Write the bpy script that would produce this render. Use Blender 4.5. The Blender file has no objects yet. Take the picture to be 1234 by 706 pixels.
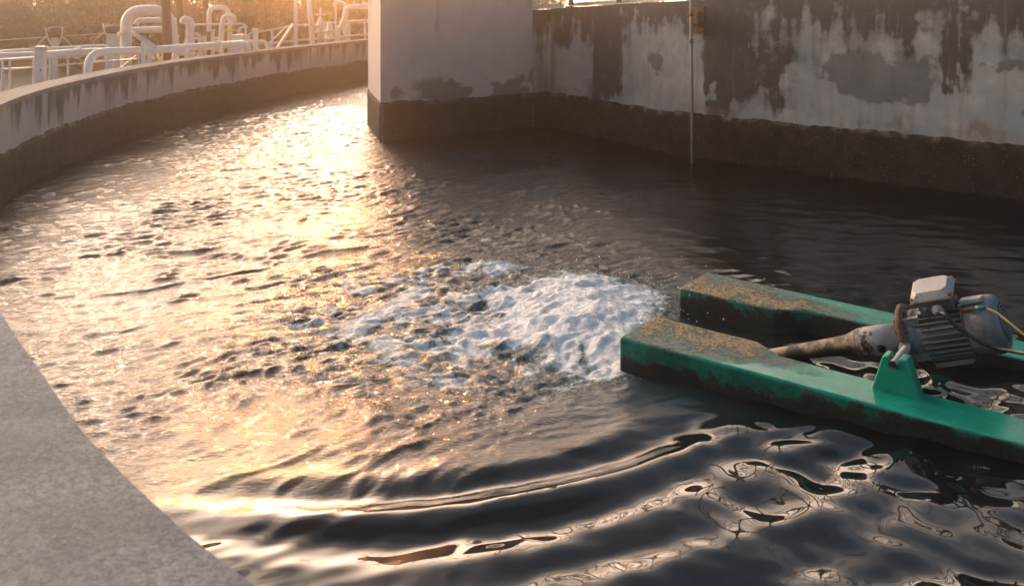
import bpy, bmesh, math, random
import numpy as np
from mathutils import Vector, Matrix

S = bpy.context.scene
COL = S.collection
R = math.radians
random.seed(7)

# ------------------------------------------------------------------ camera
EYE = 1.8
F = 1260.0                      # focal length in pixels of the 1234 px wide photo
cam = bpy.data.cameras.new("camera")
cam_o = bpy.data.objects.new("camera", cam)
COL.objects.link(cam_o)
cam_o.location = (0, 0, EYE)
cam_o.rotation_euler = (R(90), 0, 0)
cam.sensor_width = 36
cam.lens = 36 * F / 1234
cam.shift_y = -353 / 1234       # level shift lens: the horizon is the upper picture edge
cam.clip_end = 1000
cam.clip_start = 0.05
cam.dof.use_dof = True
cam.dof.focus_distance = 5.6
cam.dof.aperture_fstop = 5.6
S.camera = cam_o

# ------------------------------------------------------------------ light
CLOUD_SUN = (100.0, 74.0, 56.0)
SUN_EL, SUN_AZ = 8.5, -12.0     # azimuth from +Y, positive to the right
w = bpy.data.worlds.new("World")
S.world = w
w.use_nodes = True
nt = w.node_tree
nt.nodes.clear()
sky = nt.nodes.new("ShaderNodeTexSky")
sky.sky_type = 'NISHITA'
sky.sun_disc = False
sky.sun_elevation = R(SUN_EL)
sky.sun_rotation = R(SUN_AZ)
sky.air_density = 1.0
sky.dust_density = 1.5
sky.ozone_density = 2.0
# dusk clouds: thin, bright and peach towards the sun, dim and grey elsewhere
def N(k): return nt.nodes.new(k)
L = nt.links.new
def vmath(op, a, b):
    n = N("ShaderNodeVectorMath"); n.operation = op
    L(a, n.inputs[0])
    if isinstance(b, tuple): n.inputs[1].default_value = b
    else: L(b, n.inputs[1])
    return n.outputs
def maprange(v, a, b, c=0.0, d=1.0):
    n = N("ShaderNodeMapRange"); n.interpolation_type = 'SMOOTHSTEP'
    L(v, n.inputs[0])
    for i, q in zip((1, 2, 3, 4), (a, b, c, d)): n.inputs[i].default_value = q
    return n.outputs[0]
def mixc(f, a, b, mode='MIX'):
    n = N("ShaderNodeMix"); n.data_type = 'RGBA'; n.blend_type = mode
    for q, sck in ((f, n.inputs[0]), (a, n.inputs[6]), (b, n.inputs[7])):
        if isinstance(q, bpy.types.NodeSocket): L(q, sck)
        else: sck.default_value = (*q, 1) if isinstance(q, tuple) else q
    return n.outputs[2]
tc = N("ShaderNodeTexCoord")
dirv = tc.outputs['Generated']
mp = N("ShaderNodeMapping"); mp.inputs['Scale'].default_value = (1.0, 1.0, 3.2)
cn = N("ShaderNodeTexNoise"); cn.inputs['Scale'].default_value = 2.3; cn.inputs['Detail'].default_value = 6; cn.inputs['Distortion'].default_value = .3
L(dirv, mp.inputs[0]); L(mp.outputs[0], cn.inputs['Vector'])
az = vmath('DOT_PRODUCT', dirv, (math.sin(R(SUN_AZ - 26)), math.cos(R(SUN_AZ - 26)), 0.12))[1]
toward = maprange(az, .70, .95)
cover = maprange(cn.outputs[0], .40, .62, 0, .8)
low = N("ShaderNodeSeparateXYZ"); L(dirv, low.inputs[0])
veil = maprange(low.outputs[2], .68, .34)              # the veil of thin cloud thickens towards the horizon
cmul = N("ShaderNodeMath"); cmul.operation = 'MAXIMUM'
vt = N("ShaderNodeMath"); vt.operation = 'MULTIPLY'; L(veil, vt.inputs[0]); L(toward, vt.inputs[1])
veil2 = maprange(low.outputs[2], .56, .26)             # a lower, wider band of pink cloud
pinkish = maprange(az, .10, .66)
v2 = N("ShaderNodeMath"); v2.operation = 'MULTIPLY'; L(veil2, v2.inputs[0]); L(pinkish, v2.inputs[1])
vm = N("ShaderNodeMath"); vm.operation = 'MAXIMUM'; L(vt.outputs[0], vm.inputs[0]); L(v2.outputs[0], vm.inputs[1])
L(cover, cmul.inputs[0]); L(vm.outputs[0], cmul.inputs[1])
ccol = mixc(toward, mixc(v2.outputs[0], (2.6, 3.3, 4.1), (38.0, 29.0, 23.0)), CLOUD_SUN)
cf = N("ShaderNodeMath"); cf.operation = 'MULTIPLY'; L(cmul.outputs[0], cf.inputs[0]); cf.inputs[1].default_value = .85
skyc = mixc(cf.outputs[0], sky.outputs[0], ccol)
bg = N("ShaderNodeBackground")
bg.inputs['Strength'].default_value = 0.13
wo = N("ShaderNodeOutputWorld")
L(skyc, bg.inputs[0]); L(bg.outputs[0], wo.inputs[0])

sun = bpy.data.lights.new("sun", 'SUN')
sun.energy = 2.6
sun.angle = R(0.5)
sun.color = (1.0, 0.42, 0.12)
sun_o = bpy.data.objects.new("sun", sun)
COL.objects.link(sun_o)
sd = Vector((math.sin(R(SUN_AZ)) * math.cos(R(SUN_EL)), math.cos(R(SUN_AZ)) * math.cos(R(SUN_EL)), math.sin(R(SUN_EL))))
sun_o.rotation_euler = sd.to_track_quat('Z', 'Y').to_euler()
sun_o.location = sd * 80

S.view_settings.view_transform = 'Standard'
S.view_settings.look = 'None'
S.view_settings.exposure = 0.60
S.view_settings.gamma = 1
S.render.engine = 'CYCLES'
S.cycles.use_denoising = True
S.cycles.max_bounces = 6
S.cycles.volume_bounces = 1
S.cycles.sample_clamp_indirect = 6

HAZE_DENSITY, HAZE_G = 0.0078, 0.96

# ------------------------------------------------------------------ helpers
def at(px, py, z):
    """photo pixel -> the point at height z"""
    D = F * (EYE - z) / py
    return Vector(((px - 617) / F * D, D, z))

def atD(px, py, D):
    """photo pixel -> the point at distance D"""
    return Vector(((px - 617) / F * D, D, EYE - py * D / F))

def tag(o, label=None, cat=None, group=None, kind=None):
    if label: o['label'] = label
    if cat: o['category'] = cat
    if group: o['group'] = group
    if kind: o['kind'] = kind
    return o

def empty(name, loc, label, cat, group=None):
    o = bpy.data.objects.new(name, None)
    o.empty_display_size = 0.2
    COL.objects.link(o)
    o.location = loc
    return tag(o, label, cat, group)

class MB:
    """collects shapes in world coordinates, then links them as one mesh object"""
    def __init__(s): s.v, s.f, s.sm = [], [], []
    def add(s, vs, fs, smooth=False):
        b = len(s.v)
        s.v += [tuple(p) for p in vs]
        for q in fs:
            s.f.append([b + i for i in q]); s.sm.append(smooth)
    def box(s, c, size, M=None):
        M = M or Matrix.Identity(3)
        c = Vector(c); hx, hy, hz = (k / 2 for k in size)
        vs = [c + M @ Vector((x * hx, y * hy, z * hz)) for x in (-1, 1) for y in (-1, 1) for z in (-1, 1)]
        s.add(vs, [(0, 1, 3, 2), (4, 6, 7, 5), (0, 4, 5, 1), (2, 3, 7, 6), (0, 2, 6, 4), (1, 5, 7, 3)])
    def bar(s, p, q, wd, ht, up=Vector((0, 0, 1))):
        p, q = Vector(p), Vector(q); x = (q - p).normalized()
        if abs(x.dot(up)) > .98: up = Vector((0, 1, 0))
        y = up.cross(x).normalized(); z = x.cross(y)
        s.box((p + q) / 2, ((q - p).length, wd, ht), Matrix((x, y, z)).transposed())
    def tube(s, pts, rad, n=12, caps=True, fillet=0.0, fs=6):
        P = [Vector(p) for p in pts]
        rr = list(rad) if hasattr(rad, '__len__') else None
        if fillet and len(P) > 2:
            Q = [P[0]]
            for i in range(1, len(P) - 1):
                a, b, c = P[i - 1], P[i], P[i + 1]
                k = min(fillet, (a - b).length * .48, (c - b).length * .48)
                s0 = b + (a - b).normalized() * k; s1 = b + (c - b).normalized() * k
                for j in range(fs + 1):
                    t = j / fs
                    Q.append(s0 * (1 - t) ** 2 + b * 2 * t * (1 - t) + s1 * t * t)
            Q.append(P[-1]); P = Q; rr = None
        r = rr or [rad] * len(P)
        t0 = (P[1] - P[0]).normalized()
        up = Vector((0, 0, 1)) if abs(t0.z) < .9 else Vector((0, 1, 0))
        u = t0.cross(up).normalized()
        vs = []
        for i, p in enumerate(P):
            t = (P[min(i + 1, len(P) - 1)] - P[max(i - 1, 0)]).normalized()
            u = (u - t * u.dot(t)).normalized(); v = t.cross(u)
            vs += [p + (u * math.cos(2 * math.pi * k / n) + v * math.sin(2 * math.pi * k / n)) * r[i] for k in range(n)]
        fs_ = []
        for i in range(len(P) - 1):
            for k in range(n):
                a, b = i * n + k, i * n + (k + 1) % n
                fs_.append((a, b, b + n, a + n))
        s.add(vs, fs_, True)
        if caps:
            m = len(vs) - n
            s.add(vs[:n], [tuple(reversed(range(n)))]); s.add(vs[m:], [tuple(range(n))])
    def lathe(s, o, ax, prof, n=28, smooth=True, up=None):
        """profile of (distance along axis, radius)"""
        o, ax = Vector(o), Vector(ax).normalized()
        up = up or (Vector((0, 0, 1)) if abs(ax.z) < .9 else Vector((0, 1, 0)))
        u = ax.cross(up).normalized(); v = u.cross(ax)
        vs = []
        for d, r in prof:
            vs += [o + ax * d + (u * math.cos(2 * math.pi * k / n) + v * math.sin(2 * math.pi * k / n)) * max(r, 1e-4) for k in range(n)]
        fs_ = [(i * n + k, i * n + (k + 1) % n, (i + 1) * n + (k + 1) % n, (i + 1) * n + k) for i in range(len(prof) - 1) for k in range(n)]
        s.add(vs, fs_, smooth)
    def build(s, name, mat, parent=None, bevel=0.0, segs=2):
        me = bpy.data.meshes.new(name)
        off = parent_world(parent)
        me.from_pydata([(x - off.x, y - off.y, z - off.z) for x, y, z in s.v], [], s.f)
        me.polygons.foreach_set('use_smooth', s.sm)
        o = bpy.data.objects.new(name, me)
        COL.objects.link(o)
        if mat: me.materials.append(mat)
        bm = bmesh.new(); bm.from_mesh(me)
        bmesh.ops.remove_doubles(bm, verts=bm.verts, dist=1e-6)
        bmesh.ops.recalc_face_normals(bm, faces=bm.faces)
        if bevel:
            es = [e for e in bm.edges if e.is_manifold and e.calc_face_angle(0) > .6]
            bmesh.ops.bevel(bm, geom=es, offset=bevel, segments=segs, profile=.5, affect='EDGES', clamp_overlap=True)
            for fc in bm.faces: fc.smooth = True
        bm.to_mesh(me); bm.free()
        if bevel:
            m = o.modifiers.new("wn", 'WEIGHTED_NORMAL'); m.keep_sharp = True
        if parent: o.parent = parent
        return o

def parent_world(p):
    v = Vector((0, 0, 0))
    while p is not None:
        v += Vector(p.location); p = p.parent
    return v

def copy_tree(o, parent=None):
    c = o.copy(); COL.objects.link(c)
    if parent: c.parent = parent
    for ch in list(o.children): copy_tree(ch, c)
    return c

# numpy value noise --------------------------------------------------------
_T = np.random.default_rng(3).random((256, 256)).astype(np.float32)
def vn(x, y, seed=0):
    x = np.asarray(x, np.float64) + seed * 17.37; y = np.asarray(y, np.float64) + seed * 9.71
    xi = np.floor(x).astype(np.int64); yi = np.floor(y).astype(np.int64)
    fx = x - xi; fy = y - yi
    fx = fx * fx * fx * (fx * (fx * 6 - 15) + 10); fy = fy * fy * fy * (fy * (fy * 6 - 15) + 10)
    a, b, c, d = _T[xi & 255, yi & 255], _T[(xi + 1) & 255, yi & 255], _T[xi & 255, (yi + 1) & 255], _T[(xi + 1) & 255, (yi + 1) & 255]
    return (a * (1 - fx) + b * fx) * (1 - fy) + (c * (1 - fx) + d * fx) * fy
def fbm(x, y, o=4, seed=0, gain=.5):
    s, a, t = 0, 1, 0
    for i in range(o):
        s = s + a * vn(x * 2 ** i, y * 2 ** i, seed + i * 3); t += a; a *= gain
    return s / t
def sst(a, b, x):
    t = np.clip((x - a) / (b - a), 0, 1)
    return t * t * (3 - 2 * t)

def spline(pts, step):
    """Catmull-Rom through pts resampled at about `step`"""
    P = [np.array(p, float) for p in pts]
    P = [2 * P[0] - P[1]] + P + [2 * P[-1] - P[-2]]
    out = []
    for i in range(1, len(P) - 2):
        for t in np.linspace(0, 1, 40, endpoint=False):
            a, b, c, d = P[i - 1:i + 3]
            out.append(.5 * (2 * b + (c - a) * t + (2 * a - 5 * b + 4 * c - d) * t * t + (3 * b - a - 3 * c + d) * t ** 3))
    out.append(P[-2])
    out = np.array(out)
    s = np.r_[0, np.cumsum(np.hypot(*np.diff(out, axis=0).T))]
    n = max(2, int(s[-1] / step) + 1)
    t = np.linspace(0, s[-1], n)
    return np.c_[np.interp(t, s, out[:, 0]), np.interp(t, s, out[:, 1])]

# ------------------------------------------------------------------ materials
class NT:
    def __init__(s, name):
        s.m = bpy.data.materials.new(name); s.m.use_nodes = True
        s.t = s.m.node_tree; s.t.nodes.clear()
        s.out = s.n("ShaderNodeOutputMaterial"); s.b = s.n("ShaderNodeBsdfPrincipled")
        s.l(s.b.outputs[0], s.out.inputs[0])
        s._pos = None
    def n(s, k): return s.t.nodes.new(k)
    def l(s, a, b): s.t.links.new(a, b)
    def put(s, v, sock):
        if isinstance(v, bpy.types.NodeSocket): s.l(v, sock)
        else: sock.default_value = v if not (isinstance(v, tuple) and len(v) == 3 and sock.type == 'RGBA') else (*v, 1)
    def pos(s):
        if s._pos is None:
            s._pos = s.n("ShaderNodeTexCoord").outputs['Object']
        return s._pos
    def noise(s, scale, detail=4, rough=.55, stretch=None, dist=0.0):
        n = s.n("ShaderNodeTexNoise"); n.inputs['Scale'].default_value = scale
        n.inputs['Detail'].default_value = detail; n.inputs['Roughness'].default_value = rough
        n.inputs['Distortion'].default_value = dist
        v = s.pos()
        if stretch:
            m = s.n("ShaderNodeMapping"); m.inputs['Scale'].default_value = stretch
            s.l(v, m.inputs[0]); v = m.outputs[0]
        s.l(v, n.inputs['Vector']); return n.outputs[0]
    def voro(s, scale, out='Distance', feature='F1'):
        n = s.n("ShaderNodeTexVoronoi"); n.feature = feature; n.inputs['Scale'].default_value = scale
        s.l(s.pos(), n.inputs['Vector']); return n.outputs[out]
    def ramp(s, v, a, b, c=0.0, d=1.0):
        n = s.n("ShaderNodeMapRange"); n.interpolation_type = 'SMOOTHSTEP'
        s.put(v, n.inputs[0])
        for i, x in zip((1, 2, 3, 4), (a, b, c, d)): n.inputs[i].default_value = x
        return n.outputs[0]
    def math(s, op, a, b=0.0, clamp=False):
        n = s.n("ShaderNodeMath"); n.operation = op; n.use_clamp = clamp
        s.put(a, n.inputs[0]); s.put(b, n.inputs[1]); return n.outputs[0]
    def mix(s, f, a, b, mode='MIX'):
        n = s.n("ShaderNodeMix"); n.data_type = 'RGBA'; n.blend_type = mode
        s.put(f, n.inputs[0]); s.put(a, n.inputs[6]); s.put(b, n.inputs[7]); return n.outputs[2]
    def attr(s, name):
        n = s.n("ShaderNodeAttribute"); n.attribute_name = name; return n.outputs['Fac']
    def sep(s, v):
        n = s.n("ShaderNodeSeparateXYZ"); s.l(v, n.inputs[0]); return n.outputs
    def normz(s):
        n = s.n("ShaderNodeNewGeometry"); return s.sep(n.outputs['Normal'])[2]
    def bump(s, h, strength=.5, dist=.01, prev=None):
        n = s.n("ShaderNodeBump"); n.inputs['Strength'].default_value = strength; n.inputs['Distance'].default_value = dist
        s.put(h, n.inputs['Height'])
        if prev is not None: s.l(prev, n.inputs['Normal'])
        return n.outputs[0]
    def done(s, col=None, rough=None, normal=None, metal=None, **kw):
        if col is not None: s.put(col, s.b.inputs['Base Color'])
        if rough is not None: s.put(rough, s.b.inputs['Roughness'])
        if normal is not None: s.l(normal, s.b.inputs['Normal'])
        if metal is not None: s.put(metal, s.b.inputs['Metallic'])
        for k, v in kw.items(): s.put(v, s.b.inputs[k])
        return s.m

def m_plaster():
    n = NT("weathered_plaster")
    grain = n.noise(60, 5); med = n.noise(4, 5); patch = n.noise(1.6, 4)
    streak = n.noise(1, 5, .6, (14, 14, 1.0))
    col = n.mix(n.ramp(med, .35, .7), (.20, .222, .235), (.31, .315, .312))
    col = n.mix(n.ramp(patch, .45, .62), col, (.185, .228, .25))
    col = n.mix(n.math('MULTIPLY', n.ramp(streak, .50, .66), .45), col, (.17, .17, .175))
    pk = n.attr('pink')
    col = n.mix(pk, col, n.mix(n.ramp(med, .3, .7), (.47, .395, .37), (.52, .46, .435)))
    fine = n.math('ADD', n.math('MULTIPLY', grain, .30), n.math('MULTIPLY', streak, .40))
    # peeled / damp patches
    dk = n.ramp(n.math('ADD', n.attr('damp'), n.math('SUBTRACT', n.math('ADD', n.math('MULTIPLY', grain, .4), n.math('MULTIPLY', med, .7)), .55)), .30, .74)
    col = n.mix(n.math('MULTIPLY', dk, .9), col, n.mix(n.ramp(med, .3, .7), (.05, .062, .072), (.10, .118, .128)))
    # mould: grey film first, black where it is thick, ragged and streaky
    mv = n.math('ADD', n.attr('mold'), n.math('SUBTRACT', fine, .35))
    film = n.ramp(n.math('ADD', mv, n.math('MULTIPLY', n.math('SUBTRACT', patch, .5), .7)), .10, .46)
    mo = n.ramp(mv, .38, .68)
    col = n.mix(n.math('MULTIPLY', film, .65), col, (.105, .108, .115))
    col = n.mix(n.math('MULTIPLY', mo, .95), col, n.mix(n.ramp(med, .3, .7), (.016, .016, .019), (.045, .044, .047)))
    col = n.mix(n.math('MULTIPLY', mo, n.ramp(n.noise(1, 6, .7, (30, 30, 2.2)), .55, .72, 0, .55)), col, (.17, .17, .175))
    col = n.mix(n.math('MULTIPLY', mo, n.ramp(n.noise(7, 6, .7), .56, .70, 0, .5)), col, (.14, .135, .135))
    ru = n.ramp(n.math('ADD', n.attr('rust'), n.math('SUBTRACT', fine, .35)), .35, .8)
    col = n.mix(n.math('MULTIPLY', ru, .75), col, (.125, .082, .058))
    b = n.bump(n.math('ADD', grain, n.math('MULTIPLY', med, .6)), .35, .012)
    b = n.bump(n.math('ADD', mo, dk), .35, .006, b)
    return n.done(col, n.ramp(med, .3, .7, .75, .95), b)

def m_sludge():
    n = NT("sludge_stained_concrete")
    g = n.noise(55, 4); m = n.noise(6, 5); sp = n.voro(38); spc = n.voro(38, 'Color')
    col = n.mix(n.ramp(m, .35, .65), (.007, .0065, .0065), (.024, .021, .019))
    pick = n.math('GREATER_THAN', n.math('ADD', n.sep(spc)[0], n.math('MULTIPLY', n.math('SUBTRACT', n.noise(5, 4), .5), 1.1)), .82)
    spots = n.math('MULTIPLY', pick, n.ramp(sp, .16, .36, 1, 0))
    col = n.mix(n.math('MULTIPLY', spots, .6), col, n.mix(n.sep(spc)[1], (.10, .085, .07), (.26, .23, .20)))
    top = n.attr('salt')
    col = n.mix(n.math('MULTIPLY', top, n.ramp(n.noise(7, 5), .48, .62)), col, (.22, .175, .125))
    h = n.math('ADD', n.math('MULTIPLY', spots, .6), n.math('ADD', g, m))
    return n.done(col, .85, n.bump(h, .8, .02), **{'Specular IOR Level': .25})

def m_cap():
    n = NT("rough_concrete")
    g = n.noise(150, 6, .75); m = n.noise(3.5, 5, .6); v = n.voro(120); vc = n.voro(120, 'Color')
    col = n.mix(n.ramp(m, .3, .72), (.165, .182, .190), (.265, .285, .295))
    col = n.mix(n.ramp(n.math('ADD', n.math('MULTIPLY', g, .6), n.math('MULTIPLY', n.noise(48, 5, .75), .4)), .42, .60, 0, .9), col, (.075, .08, .082))
    st = n.math('MULTIPLY', n.math('GREATER_THAN', n.sep(vc)[0], .80), n.ramp(v, .2, .42, 1, 0))
    col = n.mix(n.math('MULTIPLY', st, .35), col, (.44, .43, .42))
    dk = n.math('MULTIPLY', n.math('LESS_THAN', n.sep(vc)[1], .16), n.ramp(v, .2, .42, 1, 0))
    col = n.mix(n.math('MULTIPLY', dk, .4), col, (.09, .085, .085))
    col = n.mix(n.ramp(n.noise(1.3, 4), .55, .7, 0, .35), col, (.34, .34, .34))
    mo = n.ramp(n.math('ADD', n.attr('mold'), n.math('MULTIPLY', n.math('SUBTRACT', m, .5), .5)), .4, .7)
    col = n.mix(n.math('MULTIPLY', mo, .7), col, (.06, .05, .045))
    return n.done(col, .9, n.bump(n.math('ADD', g, n.math('MULTIPLY', st, .35)), .45, .003))

def m_water():
    n = NT("waste_water")
    foam = n.attr('foam'); aer = n.attr('aer'); rough_a = n.attr('chop')
    f1 = n.noise(34, 6, .65, dist=.6); f2 = n.noise(110, 3); v = n.voro(62)
    fine = n.math('ADD', n.math('MULTIPLY', f1, 1.0), n.math('ADD', n.math('MULTIPLY', n.noise(80, 5, .7), .8), n.math('MULTIPLY', v, .25)))
    fv = n.math('ADD', foam, n.math('SUBTRACT', fine, 1.0)); fm = n.math('MULTIPLY', n.ramp(fv, .20, .66), n.ramp(foam, .03, .16)); froth = n.noise(15, 8, .68, (1, .75, 1), .9)
    thick = n.ramp(n.math('ADD', fv, n.math('MULTIPLY', n.math('SUBTRACT', froth, .5), 2.6)), .12, 1.0)
    col = n.mix(n.math('MULTIPLY', aer, .8), (.006, .0075, .0085), (.055, .10, .115))
    col = n.mix(fm, col, n.mix(thick, (.24, .38, .40), (.95, .96, .955)))
    rip = n.noise(42, 5, .62, (1, 1.7, 1), .5)
    b = n.bump(rip, 1.0, .011)
    b.node.inputs['Strength'].default_value = 1.0
    n.l(n.math('MULTIPLY', rough_a, .8, True), b.node.inputs['Strength'])
    b2 = n.bump(n.math('MULTIPLY', fm, n.math('ADD', n.math('MULTIPLY', froth, 2.2), f1)), .9, .02, b)
    rgh = n.mix(fm, (.025,) * 3, (.65,) * 3)
    return n.done(col, rgh, b2, IOR=1.333)

def m_green(name, slime):
    """green gelcoat of the floats: local x runs along the float from its bow, z up from the water"""
    n = NT(name)
    p = n.sep(n.pos()); nz = n.normz()
    g = n.noise(42, 6, .65); m = n.noise(9, 5, .6); big = n.noise(3.2, 4); sp = n.noise(85, 4, .7)
    col = n.mix(n.ramp(m, .3, .7), (.003, .20, .13), (.006, .30, .20))
    scr = n.ramp(n.noise(20, 5, .6, (1, 6, 6)), .60, .68)
    col = n.mix(n.math('MULTIPLY', scr, .55), col, (.04, .36, .26))
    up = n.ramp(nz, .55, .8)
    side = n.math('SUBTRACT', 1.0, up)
    # grey dried film on the deck, thinning along the float
    fade = n.ramp(n.math('SUBTRACT', p[0], n.math('MULTIPLY', n.math('SUBTRACT', n.attr('crust'), 1.0), .45)), .45, 1.25, 1, 0)
    film = n.math('MULTIPLY', up, n.ramp(n.math('ADD', fade, n.math('MULTIPLY', n.math('SUBTRACT', m, .5), 1.6)), .25, .75))
    filmc = n.mix(n.ramp(g, .4, .6), (.04, .075, .055), (.18, .19, .165))
    col = n.mix(n.math('MULTIPLY', film, .93), col, filmc)
    # tan crust
    fade2 = n.math('MULTIPLY', n.ramp(p[0], .50, .80, 1, 0), n.attr('crust'))
    cr = n.math('MULTIPLY', up, n.ramp(n.math('ADD', n.math('MULTIPLY', fade2, .72), n.math('ADD', n.math('MULTIPLY', n.math('SUBTRACT', g, .5), 1.6), n.math('MULTIPLY', n.math('SUBTRACT', m, .5), 2.2))), .52, .68))
    col = n.mix(cr, col, n.mix(n.ramp(sp, .38, .62), (.085, .06, .03), (.47, .36, .19)))
    side_shade = n.math('MULTIPLY', side, n.ramp(n.noise(5, 6, .65, (1, 1, .35)), .34, .62, .15, .75))  # shade on the side faces, put into the colour as a mottled darker green
    col = n.mix(side_shade, col, (.004, .075, .05))
    # black slime from the waterline up
    lim = n.math('ADD', n.math('MULTIPLY', n.math('SUBTRACT', m, .5), .24), n.math('MULTIPLY', n.math('SUBTRACT', g, .5), .12))
    sl = n.math('MULTIPLY', side, n.ramp(n.math('SUBTRACT', p[2], lim), slime - .012, slime + .035, 1, 0))
    col = n.mix(sl, col, n.mix(n.ramp(g, .4, .65), (.006, .007, .006), (.020, .022, .016)))
    spots = n.math('MULTIPLY', side, n.ramp(n.noise(24, 5, .7), .56, .62))
    col = n.mix(n.math('MULTIPLY', spots, .6), col, (.012, .03, .02))
    dirt = n.math('MAXIMUM', n.math('MAXIMUM', film, cr), sl)
    b = n.bump(n.math('ADD', n.math('MULTIPLY', cr, n.math('ADD', sp, g)), n.math('MULTIPLY', film, n.math('MULTIPLY', g, .4))), .9, .012)
    return n.done(col, n.ramp(dirt, 0, 1, .26, .75), b, **{'Specular IOR Level': .45})

def m_paint(name, base, base2, rust=.5, rough=.5, dirt=(.05, .045, .04), dirt_amt=.4, sc=1.0):
    n = NT(name)
    g = n.noise(45 * sc, 5, .65); m = n.noise(7 * sc, 5, .6)
    col = n.mix(n.ramp(m, .3, .7), base, base2)
    col = n.mix(n.math('MULTIPLY', n.ramp(n.noise(14 * sc, 5, .65), .50, .68), dirt_amt), col, dirt)
    r = n.ramp(n.math('ADD', g, n.math('MULTIPLY', n.math('SUBTRACT', m, .5), .8)), .74 - .22 * rust, .80 - .2 * rust)
    col = n.mix(r, col, n.mix(g, (.09, .035, .015), (.25, .11, .05)))
    return n.done(col, n.ramp(r, 0, 1, rough, .9), n.bump(n.math('ADD', g, n.math('MULTIPLY', r, .8)), .25, .004))

def m_shaft():
    n = NT("fouled_shaft_tube")
    x = n.sep(n.pos())[0]; g = n.noise(40, 6, .7); m = n.noise(14, 5, .65)
    col = n.mix(n.ramp(m, .35, .7), (.30, .29, .29), (.42, .41, .41))
    f = n.ramp(n.math('ADD', x, n.math('MULTIPLY', n.math('SUBTRACT', m, .5), .55)), -.30, -.06, 1, 0)
    spt = n.ramp(n.math('ADD', g, n.math('MULTIPLY', f, .42)), .72, .80)
    col = n.mix(spt, col, n.mix(n.ramp(m, .42, .58), (.028, .024, .02), (.30, .21, .12)))
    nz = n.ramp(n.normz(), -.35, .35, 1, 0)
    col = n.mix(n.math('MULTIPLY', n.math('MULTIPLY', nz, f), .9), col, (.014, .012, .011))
    return n.done(col, .6, n.bump(n.math('ADD', spt, g), .6, .006))

def m_rust():
    n = NT("rusty_steel")
    g = n.noise(50, 6, .7); m = n.noise(11, 4)
    col = n.mix(n.ramp(g, .35, .65), (.055, .028, .018), (.20, .085, .04))
    col = n.mix(n.ramp(m, .55, .7, 0, .7), col, (.10, .07, .055))
    return n.done(col, .85, n.bump(g, .6, .006))

def m_simple(name, col, rough=.6, var=.35, sc=12):
    n = NT(name)
    g = n.noise(sc, 5, .6)
    d = tuple(c * (1 - var) for c in col)
    return n.done(n.mix(n.ramp(g, .3, .7), d, col), rough, n.bump(g, .2, .004))

def m_leaf(name, a, b):
    n = NT(name)
    c = n.mix(n.ramp(n.noise(1.1, 3), .35, .65), a, b)
    m = n.done(c, .55)
    tr = n.n("ShaderNodeBsdfTranslucent"); n.l(c, tr.inputs[0])
    mixs = n.n("ShaderNodeMixShader"); mixs.inputs[0].default_value = .22
    n.l(n.b.outputs[0], mixs.inputs[1]); n.l(tr.outputs[0], mixs.inputs[2]); n.l(mixs.outputs[0], n.out.inputs[0])
    return m

M = dict(
    plaster=m_plaster(), sludge=m_sludge(), cap=m_cap(), water=m_water(),
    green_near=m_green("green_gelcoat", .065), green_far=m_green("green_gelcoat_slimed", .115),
    green_clean=m_paint("green_bracket_paint", (.004, .22, .14), (.008, .31, .20), 0.0, .35, (.02, .05, .035), .35),
    motor=m_paint("grey_motor_paint", (.10, .11, .122), (.17, .182, .195), .28, .42, (.05, .046, .043), .7),
    motor_light=m_paint("light_grey_paint", (.30, .30, .29), (.39, .385, .37), .3, .45, (.14, .12, .10), .5),
    rust=m_rust(), shaft=m_shaft(),
    pipe=m_paint("white_pipe_paint", (.62, .60, .57), (.74, .72, .69), .02, .4, (.30, .27, .23), .35, .25),
    galv=m_paint("galvanised_steel", (.46, .47, .48), (.58, .58, .58), .05, .35, (.25, .24, .23), .4, .4),
    railgreen=m_paint("green_rail_paint", (.02, .13, .09), (.03, .19, .13), .25, .4),
    polegrey=m_paint("grey_pole_steel", (.13, .13, .13), (.21, .205, .20), .4, .55),
    cable=m_simple("black_cable", (.014, .014, .015), .45),
    yellow=m_simple("yellow_wire", (.55, .42, .08), .45, .2),
    teal=m_simple("green_tape", (.02, .20, .17), .4), steel=m_simple("bare_steel", (.42, .41, .40), .35),
    yellowpaint=m_simple("yellow_paint", (.65, .42, .06), .5), drum=m_simple("dark_olive_paint", (.05, .055, .04), .6),
    bark=m_simple("bark", (.085, .06, .045), .9, .5, 8), ground=m_simple("dry_grass_and_dirt", (.16, .13, .075), .95, .55, 3),
    leaf=m_leaf("foliage", (.035, .06, .018), (.085, .11, .03)), leaf2=m_leaf("foliage_dark", (.022, .042, .016), (.05, .075, .025)),
    leaf3=m_leaf("foliage_olive", (.06, .065, .02), (.12, .11, .035)),
    hole=m_simple("dark_opening", (.006, .006, .006), .9),
)

# ------------------------------------------------------------------ the setting: ground
def sheet(name, x0, x1, y0, y1, z, n, mat):
    mb = MB()
    vs = [(x0 + (x1 - x0) * i / n, y0 + (y1 - y0) * j / n, z) for j in range(n + 1) for i in range(n + 1)]
    mb.add(vs, [(j * (n + 1) + i, j * (n + 1) + i + 1, (j + 1) * (n + 1) + i + 1, (j + 1) * (n + 1) + i) for j in range(n) for i in range(n)])
    return mb.build(name, mat)
gnd = sheet("ground", -200, 200, -120, 280, -.40, 20, M['ground'])
tag(gnd, kind='structure')

# ------------------------------------------------------------------ walls
def add_attrs(me, attrs):
    for k, v in attrs.items():
        a = me.attributes.new(k, 'FLOAT', 'POINT')
        a.data.foreach_set('value', np.asarray(v, np.float32))

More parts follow.
